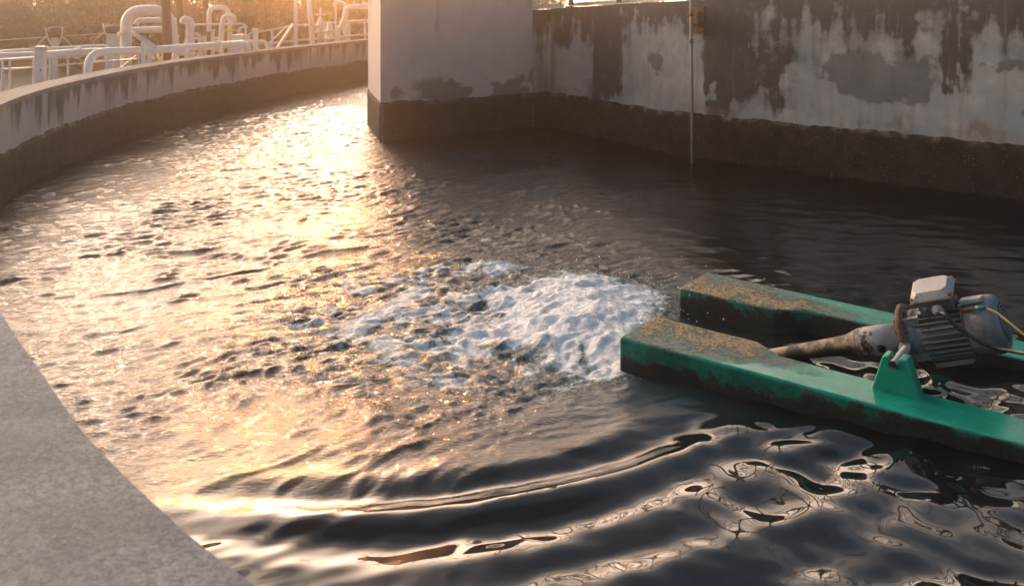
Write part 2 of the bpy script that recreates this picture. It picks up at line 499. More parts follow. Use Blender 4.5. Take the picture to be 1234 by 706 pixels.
def ribbon(name, path, z0, ztop, thick, nv, mat, attr_fn, parent, side=1, top_rows=6):
    """solid wall: inner face on `path`, body to the side given by `side` (+1 = left of the path direction);
    attr_fn(u, z, is_front, point) gives the per-vertex stain masks"""
    n = len(path)
    t = np.gradient(path, axis=0); t /= np.hypot(t[:, 0], t[:, 1])[:, None]
    nr = np.c_[-t[:, 1], t[:, 0]] * side
    u = np.r_[0, np.cumsum(np.hypot(*np.diff(path, axis=0).T))]
    zt = np.array([ztop(a) for a in u]) if callable(ztop) else np.full(n, ztop)
    th = np.array([thick(a) for a in u]) if callable(thick) else np.full(n, thick)
    rows, meta = [], []
    for j in range(nv + 1):
        z = z0 + (zt - z0) * j / nv
        rows.append(np.c_[path, z]); meta.append((z, 1))
    for j in range(1, top_rows + 1):
        p = path + nr * (th * j / top_rows)[:, None]
        rows.append(np.c_[p, zt]); meta.append((zt, 0))
    p = path + nr * th[:, None]
    rows.append(np.c_[p, np.full(n, z0)]); meta.append((np.full(n, z0), 0))
    V = np.concatenate(rows)
    U = np.tile(u, len(rows)); Z = np.concatenate([m[0] for m in meta]); Fr = np.concatenate([np.full(n, m[1]) for m in meta])
    nr_ = len(rows)
    faces = [(j * n + i, j * n + i + 1, (j + 1) * n + i + 1, (j + 1) * n + i) for j in range(nr_ - 1) for i in range(n - 1)]
    faces.append([j * n for j in range(nr_)]); faces.append([j * n + n - 1 for j in reversed(range(nr_))])
    me = bpy.data.meshes.new(name)
    off = parent_world(parent)
    me.from_pydata([(x - off.x, y - off.y, z - off.z) for x, y, z in V], [], faces)
    me.materials.append(mat)
    if attr_fn: add_attrs(me, attr_fn(U, Z, Fr, np.tile(zt, nr_)))
    bm = bmesh.new(); bm.from_mesh(me)
    bmesh.ops.recalc_face_normals(bm, faces=bm.faces)
    bm.to_mesh(me); bm.free()
    o = bpy.data.objects.new(name, me); COL.objects.link(o)
    if parent: o.parent = parent
    return o, u

def band(name, path, z0, tide, proud, parent, side, back=.05, seed=0, nv=14):
    """sludge-crusted foot of a wall: stands `proud` of the inner face, ragged upper lip"""
    n = len(path)
    t = np.gradient(path, axis=0); t /= np.hypot(t[:, 0], t[:, 1])[:, None]
    nr = np.c_[-t[:, 1], t[:, 0]] * side
    u = np.r_[0, np.cumsum(np.hypot(*np.diff(path, axis=0).T))]
    top = tide + .055 * (fbm(u * 2.2, u * 0, 5, seed, .6) - .5) + .02 * (vn(u * 14, u * 0, seed) - .5)
    rows, salt = [], []
    for j in range(nv + 1):
        k = j / nv
        z = z0 + (top - z0) * k
        bul = proud + .02 * (fbm(u * 3, z * 3 + 50, 4, seed + 2) - .5) + .012 * (1 - k)
        if j == nv: bul = bul * .55
        rows.append(np.c_[path - nr * np.maximum(bul, .004)[:, None], z]); salt.append(np.full(n, max(0, (k - .95) / .05)) * (.4 + .6 * vn(u * .8, u * 0, seed + 5)))
    rows.append(np.c_[path + nr * back, top]); salt.append(np.ones(n))
    V = np.concatenate(rows)
    faces = [(j * n + i, j * n + i + 1, (j + 1) * n + i + 1, (j + 1) * n + i) for j in range(nv + 1) for i in range(n - 1)]
    me = bpy.data.meshes.new(name); off = parent_world(parent)
    me.from_pydata([(x - off.x, y - off.y, z - off.z) for x, y, z in V], [], faces)
    me.materials.append(M['sludge']); add_attrs(me, {'salt': np.concatenate(salt)})
    me.polygons.foreach_set('use_smooth', [True] * len(faces))
    o = bpy.data.objects.new(name, me); COL.objects.link(o); o.parent = parent
    return o

# outer basin wall: from the right behind the camera, round the near-left rim and away to the far end
OUT = [(9.0, .35), (5.0, .42), (2.2, .62), (.9, .90), (.2, 1.17), (-.20, 1.43), (-.415, 1.624), (-.602, 1.82), (-.888, 2.163), (-1.12, 2.49), (-1.458, 2.978), (-2.1, 3.95),
       (-2.85, 5.15), (-3.78, 7.1), (-4.46, 9.11), (-4.85, 11.24), (-4.97, 14.16), (-4.62, 17.48), (-3.30, 23.64), (-1.6, 27.6), (1.2, 31.0), (5.0, 33.3), (9.0, 34.2)]
RIM = .89
opath = spline(OUT, .045)
ou = np.r_[0, np.cumsum(np.hypot(*np.diff(opath, axis=0).T))]
u_near = ou[np.argmin(np.hypot(opath[:, 0] + 1.458, opath[:, 1] - 2.978))]
ow = empty("basin_wall", (-4.9, 12.0, 0), "curved low concrete rim wall around the basin, wide grey top in the foreground, drip-stained plaster beyond", "wall")
def o_thick(a):
    k = min(1, max(0, (a - u_near - .5) / 4.0)); k = k * k * (3 - 2 * k)
    return 1.5 + (.30 - 1.5) * k
def o_attr(U, Z, Fr, ZT):
    d = ZT - Z
    st = fbm(U * 7, Z * .9, 5, 170, .62) - .5; cl = fbm(U * 1.1, Z * 1.5, 4, 171) - .5
    mold = np.where(Fr > 0, np.clip(.66 * sst(.30, -.04, d - .75 * st - .5 * cl) + .35 * st + .2 * cl, 0, 1), 0)
    rust = np.where(Fr > 0, .25 * sst(.62, .8, fbm(U * 5, Z * .6, 3, 30)), 0)
    return {'mold': mold, 'damp': np.where(Fr > 0, .55 * fbm(U * .7, Z * 3, 4, 21), 0), 'rust': rust, 'pink': np.full_like(U, .75)}
body, _ = ribbon("wall_body", opath, -.7, RIM - .05, o_thick, 46, M['plaster'], o_attr, ow, 1, 2)
# thin coping with a rough weathered top
tt = np.gradient(opath, axis=0); tt /= np.hypot(tt[:, 0], tt[:, 1])[:, None]
cpath = opath + np.c_[tt[:, 1], -tt[:, 0]] * .012
def c_attr(U, Z, Fr, ZT): return {'mold': np.where(Fr > 0, .35 * vn(U * 3, U * 0, 3), 0)}
ribbon("coping", cpath, RIM - .048, RIM, lambda a: o_thick(a) + .024, 2, M['cap'], c_attr, ow, 1, 8)
band("sludge_band", opath, -.5, .44, .018, ow, 1, seed=3)

# block at the end of the channel divider
TIDE = .485
blk = empty("divider_block", (-.9, 15, 0), "tall pale plastered concrete block with dark sludge foot, beside the bright water", "wall")
A_, B_, C_, D_ = (-1.68, 13.35), (.29, 14.75), (-.15, 16.8), (-2.12, 15.4)
def b_attr(U, Z, Fr, ZT):
    h = Z - TIDE
    u0 = U - 2.09 - .15
    red = .80 * sst(.34, .03, h - .22 * fbm(U * 2.1, U * 0, 4, 40)) * sst(.36, .60, fbm(U * 3.2, Z * 5, 5, 41, .6)) * sst(2.0, 3.2, U + .9 * vn(U * 3, Z * 3, 4)) + .42 * sst(.45, .72, fbm(U * 1.3, Z * 1.1, 5, 46, .6))
    red += .45 * sst(.10, .02, abs(U - 2.95 - .06 * (vn(Z * 4, Z * 0, 2) - .5))) * sst(.45, 1.0, h)
    red += .6 * sst(.16, .05, np.hypot((U - 2.32), (Z - .60) * 1.2))
    return {'mold': .30 * sst(.55, .75, fbm(U * 1.2, Z * .9, 4, 44)), 'damp': .40 * fbm(U * 1.0, Z * 1.6, 4, 45), 'rust': red, 'pink': np.full_like(U, .85)}
def poly_prism(name, poly, z0, z1, parent, mat, attr, step=.03, nv=80):
    pts = []
    for i in range(len(poly)):
        a, b = np.array(poly[i]), np.array(poly[(i + 1) % len(poly)])
        k = max(1, int(np.hypot(*(b - a)) / step))
        pts += [a + (b - a) * j / k for j in range(k)]
    pts = np.array(pts); n = len(pts)
    u = np.r_[0, np.cumsum(np.hypot(*np.diff(pts, axis=0).T))]
    V = np.concatenate([np.c_[pts, np.full(n, z0 + (z1 - z0) * j / nv)] for j in range(nv + 1)])
    f = [(j * n + i, j * n + (i + 1) % n, (j + 1) * n + (i + 1) % n, (j + 1) * n + i) for j in range(nv) for i in range(n)]
    f.append([nv * n + i for i in range(n)]); f.append([i for i in reversed(range(n))])
    me = bpy.data.meshes.new(name); off = parent_world(parent)
    me.from_pydata([(x - off.x, y - off.y, z - off.z) for x, y, z in V], [], f); me.materials.append(mat)
    add_attrs(me, attr(np.tile(u, nv + 1), V[:, 2], np.ones(len(V)), np.full(len(V), z1)))
    bm = bmesh.new(); bm.from_mesh(me); bmesh.ops.recalc_face_normals(bm, faces=bm.faces); bm.to_mesh(me); bm.free()
    o = bpy.data.objects.new(name, me); COL.objects.link(o); o.parent = parent
    return o
BLK_TOP = 2.35
poly_prism("wall_body", [D_, A_, B_, C_], -.7, BLK_TOP, blk, M['plaster'], b_attr)
def edge_path(*pts, step=.05):
    out = []
    for a, b in zip(pts[:-1], pts[1:]):
        a, b = np.array(a), np.array(b); k = max(2, int(np.hypot(*(b - a)) / step))
        out += [a + (b - a) * j / k for j in range(k)]
    out.append(np.array(pts[-1])); return np.array(out)
band("sludge_band", edge_path(C_, D_, A_, (.285, 14.747)), -.5, TIDE, .016, blk, 1, seed=9)

# long divider wall on the right
RW = [(.545, 14.85), (1.35, 13.28), (2.07, 12.0), (3.28, 10.76), (4.60, 9.4), (7.0, 7.0), (9.3, 4.7)]
rpath = np.r_[edge_path((.292, 14.752), (.545, 14.85), step=.02)[:-1], spline(RW, .02)]
rw = empty("channel_wall", (2.07, 12.2, 0), "long grey-blue plastered channel wall blackened by mould streaks, at the right behind the aerator", "wall")
ru_ = np.r_[0, np.cumsum(np.hypot(*np.diff(rpath, axis=0).T))]
def on_wall(px, py):
    """photo pixel -> (distance along the wall, height)"""
    k = (px - 617) / F
    i = int(np.argmin(np.abs(rpath[20:, 0] / rpath[20:, 1] - k))) + 20
    return ru_[i], EYE - py * rpath[i, 1] / F
U0 = .272
def r_top(a): return 1.655 if a < U0 else min(1.86, 1.675 + .036 * (a - U0))
def r_attr(U, Z, Fr, ZT):
    st = fbm(U * 9, Z * .8, 5, 160, .62) - .5; st2 = fbm(U * 24, Z * 1.8, 4, 161, .6) - .5
    cl = fbm(U * 2.4, Z * 2.4, 6, 162, .6) - .5; cl2 = fbm(U * 8, Z * 8, 5, 163, .62) - .5
    wx = U + .30 * cl + .10 * st; wz = Z + .34 * (fbm(U * 2.0, Z * 2.6, 5, 61, .6) - .5) + .10 * cl2
    def blob(px0, py0, px1, py1, s=.14):
        (u0, z0), (u1, z1) = on_wall(px0, py0), on_wall(px1, py1)
        return sst(u0 - s, u0 + s, wx) * sst(u1 + s, u1 - s, wx) * sst(z1 - s, z1 + s, wz) * sst(z0 + s, z0 - s, wz)
    def column(px0, px1, py1, s=.09):
        u0, _ = on_wall(px0, 0); u1, z1 = on_wall(px1, py1)
        q = U + .25 * st + .12 * cl
        return sst(u0 - s, u0 + s, q) * sst(u1 + s, u1 - s, q) * sst(z1 - .22, z1 + .16, Z + .5 * st + .25 * cl)
    d = ZT - Z
    mold = .74 * sst(.78, .0, d - .75 * st - .45 * cl) + .22 * sst(.20, .0, d)
    for c, k in ((column(699, 707, 70), .75), (column(712, 748, 130), .80), (column(846, 906, 125), .95), (column(905, 962, 118), .62),
                 (column(1132, 1168, 112), .80), (column(1058, 1098, 52), .5), (column(800, 812, 50), .4), (column(1172, 1184, 60), .4)):
        mold = np.maximum(mold, k * c)
    light = np.zeros_like(U)
    for c, k in ((blob(762, 36, 832, 135), .85), (blob(946, 88, 1014, 130, .06), .98), (blob(850, 102, 866, 130, .06), .85), (column(1152, 1160, 96, .03), .8),
                 (blob(1182, 36, 1240, 70, .08), .75), (blob(700, 50, 716, 105, .06), .8), (blob(955, 36, 1130, 68, .10), .6), (blob(1040, 112, 1240, 150, .10), .7)):
        light = np.maximum(light, k * c)
    mold = np.clip(mold * (1 - .9 * light) + (.45 * st + .70 * cl + .95 * cl2 + .28 * st2) * (.50 + .8 * mold) + .07, 0, 1)
    damp = np.zeros_like(U)
    for c, k in ((blob(1000, 66, 1135, 118, .16), .95), (blob(776, 66, 800, 84, .05), .95), (blob(1186, 74, 1240, 92, .06), .6), (blob(1222, 125, 1250, 142, .05), .7), (blob(906, 66, 948, 112, .09), .8)):
        damp = np.maximum(damp, k * c)
    damp = np.clip(sst(.02, .35, damp) * np.clip(damp + 1.5 * cl + 1.0 * cl2 + .5 * st - .12, 0, 1) + .20 + .6 * cl + .3 * cl2, 0, 1) * (1 - .9 * blob(946, 88, 1014, 130, .06))
    h = Z - TIDE
    rust = .60 * np.maximum(blob(1005, 132, 1126, 175, .16), blob(1145, 126, 1210, 175, .16)) * np.clip(.8 + 2.2 * cl2 + 1.2 * st, 0, 1.5)
    rust = np.maximum(rust, .55 * sst(.16, .02, h - .10 * fbm(U * 3, U * 0, 3, 81)) * sst(.46, .62, fbm(U * 1.6, Z * 2, 3, 82)))
    rust = np.maximum(rust, .65 * sst(.9, .5, U) * fbm(U * 6, Z * .5, 3, 83) * 1.6)
    rust = np.maximum(rust, .34 * sst(2.4, .6, U))
    mold = np.where(Fr > 0, mold, .5); pink = sst(2.2, .2, U) * .8
    return {'mold': mold, 'damp': np.where(Fr > 0, damp, 0), 'rust': np.where(Fr > 0, rust, .1), 'pink': pink}
ribbon("wall_body", rpath, -.7, r_top, .34, 190, M['plaster'], r_attr, rw, 1, 4)
band("sludge_band", rpath, -.5, TIDE + .01, .024, rw, 1, seed=14)

# ------------------------------------------------------------------ water
def in_poly(x, y, poly):
    c = np.zeros(len(x), bool); px, py = poly[:, 0], poly[:, 1]
    j = len(poly) - 1
    for i in range(len(poly)):
        if py[i] != py[j]:
            m = ((py[i] > y) != (py[j] > y)) & (x < (px[j] - px[i]) * (y - py[i]) / (py[j] - py[i]) + px[i])
            c ^= m
        j = i
    return c
def steps(*segs):
    out = [segs[0][0]]
    for a, b, d0, d1 in segs:
        x = a
        while x < b:
            x += d0 + (d1 - d0) * (x - a) / (b - a); out.append(min(x, b))
    return np.array(out)
xs = steps((-5.2, -3.0, .03, .03), (-3.0, 3.0, .0135, .0135), (3.0, 9.2, .02, .06))
ys = steps((.4, 2.8, .05, .02), (2.8, 6.8, .0125, .0135), (6.8, 13, .0135, .04), (13, 34.5, .04, .16))
X, Y = np.meshgrid(xs, ys); nx, ny = len(xs), len(ys)
x, y = X.ravel(), Y.ravel()
rng = np.random.default_rng(11)
def waves(x, y, l0, l1, n, ang, spread, slope, power=1.0):
    """sum of n sinusoids, wavelengths l0..l1, rms slope `slope`, travelling along ang +- spread"""
    h = np.zeros(len(x), np.float32)
    x = x.astype(np.float32); y = y.astype(np.float32)
    for i in range(n):
        lam = l0 * (l1 / l0) ** rng.random(); k = 2 * math.pi / lam
        th = ang + spread * rng.standard_normal(); ph = rng.random() * 6.283
        h += (slope * math.sqrt(2 / n) / k) * np.sin(np.float32(k * math.cos(th)) * x + np.float32(k * math.sin(th)) * y + np.float32(ph))
    return h
JX, JY = .22, 5.85                                   # where the aerator's jet breaks the surface
dx_, dy_ = x - JX, y - JY
r = np.hypot(dx_, dy_)
wob = fbm(x * .8, y * .8, 3, 90) - .5
# choppy where the jet drives the channel, glassy in the lee in front
edge = 4.18 + .42 * x + .35 * wob
T = sst(-.40, .55, y - edge)
T = T * sst(1.35, .35, x - .16 * (y - 5.8))          # lee behind the aerator and along the long wall
T = np.maximum(T, .45 * sst(11, 14, y))
T = T * (1 - .5 * sst(-.5, 1.0, x) * sst(6.7, 7.8, y))
smooth = 1 - T
wx_ = x + .42 * (fbm(x * .9, y * .9, 3, 91) - .5); wy_ = y + .42 * (fbm(x * .9, y * .9, 3, 92) - .5)
ca = R(128)                                          # crests run up to the right in the picture
chop = waves(wx_, wy_, .075, .20, 50, ca, .32, .19)
small = waves(wx_, wy_, .042, .085, 50, ca, .45, .18)
gust = .25 + 1.7 * fbm(x * .9, y * .7, 4, 95) ** 1.6
qa, qb = (wx_ * .72 + wy_ * .70), (-wx_ * .70 + wy_ * .72)      # along / across the crests
wrk = sst(.80, .985, 1 - np.abs(2 * fbm(qa * 2.0, qb * 5.0, 3, 151) - 1)) * sst(.40, .60, vn(qa * 1.3, qb * 2.6, 153))
cr_ = np.abs(waves(wx_, wy_, .09, .26, 26, ca, .25, .19))
ht = T * gust * (.85 * chop + 1.05 * small - .80 * cr_) + .013 * T * wrk
near_j = np.exp(-(r / 1.5) ** 2)
ht += near_j * T * (1 - .55 * sst(.9, .3, np.hypot((x - .4) / .5, (y - 5.9) / .9))) * (waves(x, y, .10, .30, 36, 0, 3.0, .20) + waves(x, y, .05, .1, 24, 0, 3.0, .18))
# ring swells leaving the jet
rr_ = np.hypot(dx_ + .95 + .25 * (fbm(x * .7, y * .7, 2, 97) - .5), dy_ * 1.0 + .25 * (fbm(x * .7, y * .7, 2, 98) - .5))
ring = .0135 * np.sin(rr_ * 2 * math.pi / .31 + .6) * np.exp(-((r - 1.7) / 1.1) ** 2) + .007 * np.sin(rr_ * 2 * math.pi / .53) * sst(3.4, 2.0, r)
lee_r = sst(.2, 1.1, x - .2 * (y - 4))
ht += smooth * sst(6.2, 5.2, y) * waves(wx_, wy_, .10, .30, 40, R(112), .5, .030) * (.4 + 1.2 * fbm(x * .9, y * 1.2, 3, 99))
ht += smooth * ring * (1 - .55 * lee_r) * sst(6.2, 5.2, y)
ht += smooth * sst(6.6, 5.2, y) * (waves(x, y, .4, 1.2, 26, R(112), .5, .045) + lee_r * waves(x, y, .13, .50, 44, 0, 3.0, .072))
ht += sst(5.2, 6.6, y) * smooth * (waves(x, y, .10, .5, 36, R(75), .6, .045))
ht += waves(x, y, .6, 2.0, 14, ca, .8, .02)
# foam
th_ = np.arctan2(dy_, dx_)
fx = x + .30 * (fbm(x * 1.6, y * 1.6, 4, 101) - .5); fy = y + .30 * (fbm(x * 1.6, y * 1.6, 4, 102) - .5)
def ell(cx, cy, a, b, ang=0.0):
    c, s = math.cos(ang), math.sin(ang)
    p = (fx - cx) * c + (fy - cy) * s; q = -(fx - cx) * s + (fy - cy) * c
    return np.hypot(p / a, q / b)
core = sst(1.18, .30, ell(.34, 5.94, .58, 1.05))
mid = sst(1.25, .30, ell(.15, 5.95, .78, 1.10))
wide = sst(1.2, .25, ell(-.40, 6.1, 1.35, 1.9))
rid1 = 1 - np.abs(2 * fbm(fx * 2.1, fy * 1.5, 4, 110) - 1); rid2 = 1 - np.abs(2 * fbm(fx * 4.5, fy * 3.2, 4, 115) - 1)
lace = sst(.74, .97, rid1) * .7 + sst(.76, .98, rid2) * .5
cell = fbm(fx * 3.2, fy * 2.4, 4, 120)
fine_l = fbm(fx * 9, fy * 6.5, 4, 125, .6)
rid3 = 1 - np.abs(2 * fbm(fx * 3.0 + fy * .8, fy * 4.2, 5, 118, .6) - 1)
foam = 1.15 * core + mid * (.04 + .46 * lace + .34 * sst(.44, .66, cell) + 1.0 * (fine_l - .45)) + wide * (.34 * lace + .55 * sst(.80, .97, rid3) + .12 * sst(.50, .70, cell) + .9 * (fine_l - .5))
rim_ = sst(.16, .04, np.abs(ell(.1, 5.9, .82, 1.12) - 1.0)) * sst(.35, .6, vn(fx * 2, fy * 2, 130))
foam += .45 * rim_
blockd = sst(.40, .52, (x - .517) * .838 + (y - 5.05) * -.545 + .10)
foam = np.clip(foam * sst(1.6, .9, x), 0, 1.15) * sst(4.35, 4.75, y - .35 * (x + .2))
aer = np.clip(1.1 * sst(1.7, .5, ell(.2, 5.75, .75, 1.0)) , 0, 1)
boil = sst(1.3, 0, np.hypot((x - .45) / .50, (y - 5.95) / .85))
ht += .11 * boil * (.55 + .9 * fbm(fx * 3.4, fy * 3.0, 4, 140)) - .02 * boil
bil = np.abs(2 * fbm(fx * 6.5, fy * 5, 3, 141) - 1) + .8 * np.abs(2 * fbm(fx * 14, fy * 9, 4, 145, .65) - 1)
ht += np.clip(foam, 0, 1) * (.020 * (bil - .25) + .022 * (fbm(fx * 7, fy * 6, 5, 147, .65) - .4)) - .03 * mid * sst(.75, .95, rid2) * (1 - core)
# calm down along the rim
me = bpy.data.meshes.new("water")
poly = np.r_[opath, [(9.6, 34.2), (9.6, .35)]]
tt_n = np.c_[tt[:, 1], -tt[:, 0]]
poly[:len(opath)] -= tt_n * .12
inside = in_poly(x, y, poly).reshape(ny, nx)
fm_ = inside[:-1, :-1] & inside[1:, :-1] & inside[:-1, 1:] & inside[1:, 1:]
idx = np.arange(nx * ny).reshape(ny, nx)
quads = np.stack([idx[:-1, :-1], idx[:-1, 1:], idx[1:, 1:], idx[1:, :-1]], -1)[fm_]
used = np.zeros(nx * ny, bool); used[quads.ravel()] = True
new = np.cumsum(used) - 1
quads = new[quads]
V = np.c_[x, y, ht][used].astype(np.float32)
me.vertices.add(len(V)); me.vertices.foreach_set('co', V.ravel())
me.loops.add(quads.size); me.loops.foreach_set('vertex_index', quads.ravel().astype(np.int32))
me.polygons.add(len(quads)); me.polygons.foreach_set('loop_start', np.arange(0, quads.size, 4, dtype=np.int32))
me.polygons.foreach_set('use_smooth', np.ones(len(quads), bool))
me.update(calc_edges=True)
bumpy = np.clip(T * (.45 + .7 * gust) + .12 * sst(6, 8, y) + .3 * near_j * T, 0, 1)
add_attrs(me, {'foam': foam[used], 'aer': aer[used], 'chop': bumpy[used]})
me.materials.append(M['water'])
water = bpy.data.objects.new("water", me); COL.objects.link(water); tag(water, kind='structure')

# droplets thrown up by the jet
rs = np.random.default_rng(77); mb = MB()
for k in range(260):
    dpx, dpy = JX + .15 + .42 * rs.standard_normal(), JY + .08 + .45 * rs.standard_normal()
    if dpx > .62 and dpy < 5.5: continue
    rd = .0022 + .0032 * rs.random() ** 2; c = V0 = Vector((dpx, dpy, .06 + .13 * rs.random() ** 1.7))
    mb.add([c + Vector(q) * rd for q in ((1, 0, 0), (-1, 0, 0), (0, 1, 0), (0, -1, 0), (0, 0, 1.3), (0, 0, -1.3))],
           [(0, 2, 4), (2, 1, 4), (1, 3, 4), (3, 0, 4), (2, 0, 5), (1, 2, 5), (3, 1, 5), (0, 3, 5)], True)
spray = mb.build("spray", m_simple("spray_droplets", (.85, .88, .89), .3, .1)); tag(spray, kind='stuff')

# ------------------------------------------------------------------ the floating aerator
O3 = Vector((.517, 5.05, 0)); dA = Vector((.838, -.545, 0)).normalized(); nA = Vector((.545, .838, 0)).normalized(); zA = Vector((0, 0, 1))
def fl(a, lat, z): return O3 + dA * a + nA * lat + zA * z
aer_o = empty("floating_aerator", O3, "floating aerator of two crusted green floats carrying a slanted grey electric motor, churning the water", "aerator")
def ztop(a): return .174 - .064 * a
def make_float(mirror, mat):
    W = 1.362
    plan = [(0, .0), (2.45, .0), (2.45, .29), (.70, .295), (.55, .405), (0, .405)]
    f = empty_part = None
    bm = bmesh.new()
    fy_ = (lambda l: W - l) if mirror else (lambda l: l)
    da = -.114 if mirror else 0.0
    bot = [bm.verts.new((a + da, fy_(l), -.22)) for a, l in plan]
    topv = [bm.verts.new((a + da, fy_(l), ztop(a))) for a, l in plan]
    n = len(plan)
    for i in range(n): bm.faces.new((bot[i], bot[(i + 1) % n], topv[(i + 1) % n], topv[i]))
    bm.faces.new(topv); bm.faces.new(list(reversed(bot)))
    bmesh.ops.recalc_face_normals(bm, faces=bm.faces)
    bmesh.ops.bevel(bm, geom=[e for e in bm.edges if e.calc_face_angle(0) > .3], offset=.016, segments=4, profile=.5, affect='EDGES', clamp_overlap=True)
    bmesh.ops.triangulate(bm, faces=[q for q in bm.faces if len(q.verts) > 4])
    bmesh.ops.subdivide_edges(bm, edges=[e for e in bm.edges if e.calc_length() > .25], cuts=6, use_grid_fill=True)
    me = bpy.data.meshes.new("float"); 
    crust = []
    for v in bm.verts:
        l = (W - v.co.y) if mirror else v.co.y
        crust.append(float(sst(.02, .20, np.float64(l)) if not mirror else sst(.04, .20, np.float64(l)) ))
        v.co.z += .004 * (vn(v.co.x * 6, v.co.y * 6, 3) - .5)
    for q in bm.faces: q.smooth = True
    bm.to_mesh(me); bm.free()
    add_attrs(me, {'crust': crust})
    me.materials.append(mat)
    o = bpy.data.objects.new("float", me); COL.objects.link(o); o.parent = aer_o
    o.rotation_euler = (0, 0, math.atan2(dA.y, dA.x))
    m = o.modifiers.new("wn", 'WEIGHTED_NORMAL')
    return o
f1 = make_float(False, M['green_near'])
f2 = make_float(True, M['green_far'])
tag(f1, "float nearer the camera with scuffed green side")
tag(f2, "float farther from the camera with black slimed inner side")
# rear cross beam joining the floats, beyond the picture's right edge
mb = MB(); mb.bar(fl(2.25, .2, .06), fl(2.25, 1.16, .06), .12, .06); mb.build("cross_beam", M['green_clean'], aer_o, .008)

TH = R(18)
ax = (dA * math.cos(TH) + zA * math.sin(TH)).normalized()
upv = (zA * math.cos(TH) - dA * math.sin(TH)).normalized()
mo = fl(1.195, .68, .204)                           # centre of the mounting flange
def mt(a, l, u): return mo + ax * a + nA * l + upv * u
RB = Matrix((ax, nA, upv)).transposed()
# motor body
mb = MB()
mb.lathe(mo, ax, [(.014, .0), (.014, .118), (.05, .118), (.062, .108), (.075, .104), (.30, .104), (.30, 0)], 40)
for k in range(4):
    t = R(45 + 90 * k)
    c = mt(.055, math.cos(t) * .112, math.sin(t) * .112)
    mb.box(c, (.07, .04, .04), RB)
motor = mb.build("motor", M['motor'], aer_o, .003)
# cooling fins, along the motor
mb = MB()
for k in range(30):
    t = 2 * math.pi * (k + .5) / 30
    if R(62) < t < R(118): continue
    rad = nA * math.cos(t) + upv * math.sin(t); tan = nA * -math.sin(t) + upv * math.cos(t)
    f = Matrix((ax, tan, rad)).transposed()
    mb.box(mo + ax * .188 + rad * .117, (.205, .0055, .036), f)
mb.build("cooling_fins", M['motor'], motor, .0015, 1)
# foot rails under the body
mb = MB(); mb.box(mt(.185, -.07, -.128), (.17, .05, .022), RB); mb.box(mt(.185, .07, -.128), (.17, .05, .022), RB); mb.build("mounting_foot", M['motor'], motor, .004)
# fan cowl
mb = MB(); mb.lathe(mo, ax, [(.285, .118), (.287, .132), (.395, .132), (.415, .126), (.430, .110), (.434, .086)], 44)
cowl = mb.build("fan_cowl", M['motor'], motor)
mb = MB(); mb.lathe(mo, ax, [(.4335, .087), (.434, .0)], 32); mb.build("fan_grille_back", M['hole'], cowl)
mb = MB()
for rr in (.022, .036, .05, .064, .078):
    mb.tube([mt(.437, math.cos(t) * rr, math.sin(t) * rr) for t in np.linspace(0, 2 * math.pi, 33)], .003, 6, False)
for k in range(6):
    t = math.pi / 3 * k; mb.tube([mt(.437, 0, 0), mt(.437, math.cos(t) * .084, math.sin(t) * .084)], .0028, 6)
mb.build("fan_grille", M['motor'], cowl)
mb = MB(); mb.lathe(mo, ax, [(.281, .119), (.281, .1325), (.290, .1325), (.290, .119)], 44); mb.build("cowl_rim", M['rust'], cowl)
mb = MB(); mb.box(mt(.335, -.045, .128), (.10, .07, .022), RB); mb.build("cowl_lug", M['motor_light'], cowl, .006)
# flange disc with rusty rim and bolts
mb = MB(); mb.lathe(mo, ax, [(-.013, 0), (-.013, .146), (-.009, .15), (.009, .15), (.013, .146), (.013, 0)], 48)
fg = mb.build("flange", M['rust'], motor)
mb = MB(); mb.lathe(mo, ax, [(.0135, .10), (.017, .10), (.017, .142), (.0135, .144)], 48); mb.build("flange_face", M['motor'], fg)
for k in range(8):
    t = R(22.5 + 45 * k); mb = MB()
    mb.lathe(mt(-.022, math.cos(t) * .128, math.sin(t) * .128), ax, [(0, 0), (0, .011), (.05, .011), (.05, 0)], 6, False)
    mb.build("bolt", M['rust'], fg)
# terminal box on top, leaning towards the viewer
tb_c = mt(.185, -.055, .180); tilt = Matrix.Rotation(R(20), 3, ax)
TBM = tilt @ RB
def tbp(a, l, u): return tb_c + TBM @ Vector((a, l, u))
mb = MB()
prof = [(.150, .115, -.062), (.165, .13, .012)]
mb.add([tbp(sx * a / 2, sy * b / 2, u) for a, b, u in prof for sx, sy in ((-1, -1), (1, -1), (1, 1), (-1, 1))], [(0, 1, 5, 4), (1, 2, 6, 5), (2, 3, 7, 6), (3, 0, 4, 7), (3, 2, 1, 0), (4, 5, 6, 7)])
tbx = mb.build("terminal_box", M['motor'], motor, .006)
mb = MB()
def ring8(a, b, c, u): return [tbp(*q, u) for q in ((-a + c, -b), (a - c, -b), (a, -b + c), (a, b - c), (a - c, b), (-a + c, b), (-a, b - c), (-a, -b + c))]
lv = ring8(.097, .080, .014, .014) + ring8(.097, .080, .014, .026) + ring8(.078, .060, .022, .056)
mb.add(lv, [(i, (i + 1) % 8, 8 + (i + 1) % 8, 8 + i) for i in range(8)] + [(8 + i, 8 + (i + 1) % 8, 16 + (i + 1) % 8, 16 + i) for i in range(8)] + [tuple(range(16, 24)), tuple(reversed(range(8)))])
lid = mb.build("terminal_box_lid", M['motor_light'], tbx, .003)
for sx in (-1, 1):
    for sy in (-1, 1):
        mb = MB(); mb.lathe(tbp(sx * .083, sy * .066, .024), TBM @ Vector((0, 0, 1)), [(0, .012), (.012, .012), (.013, 0)], 6, False)
        mb.build("lid_screw", M['rust'], tbx)
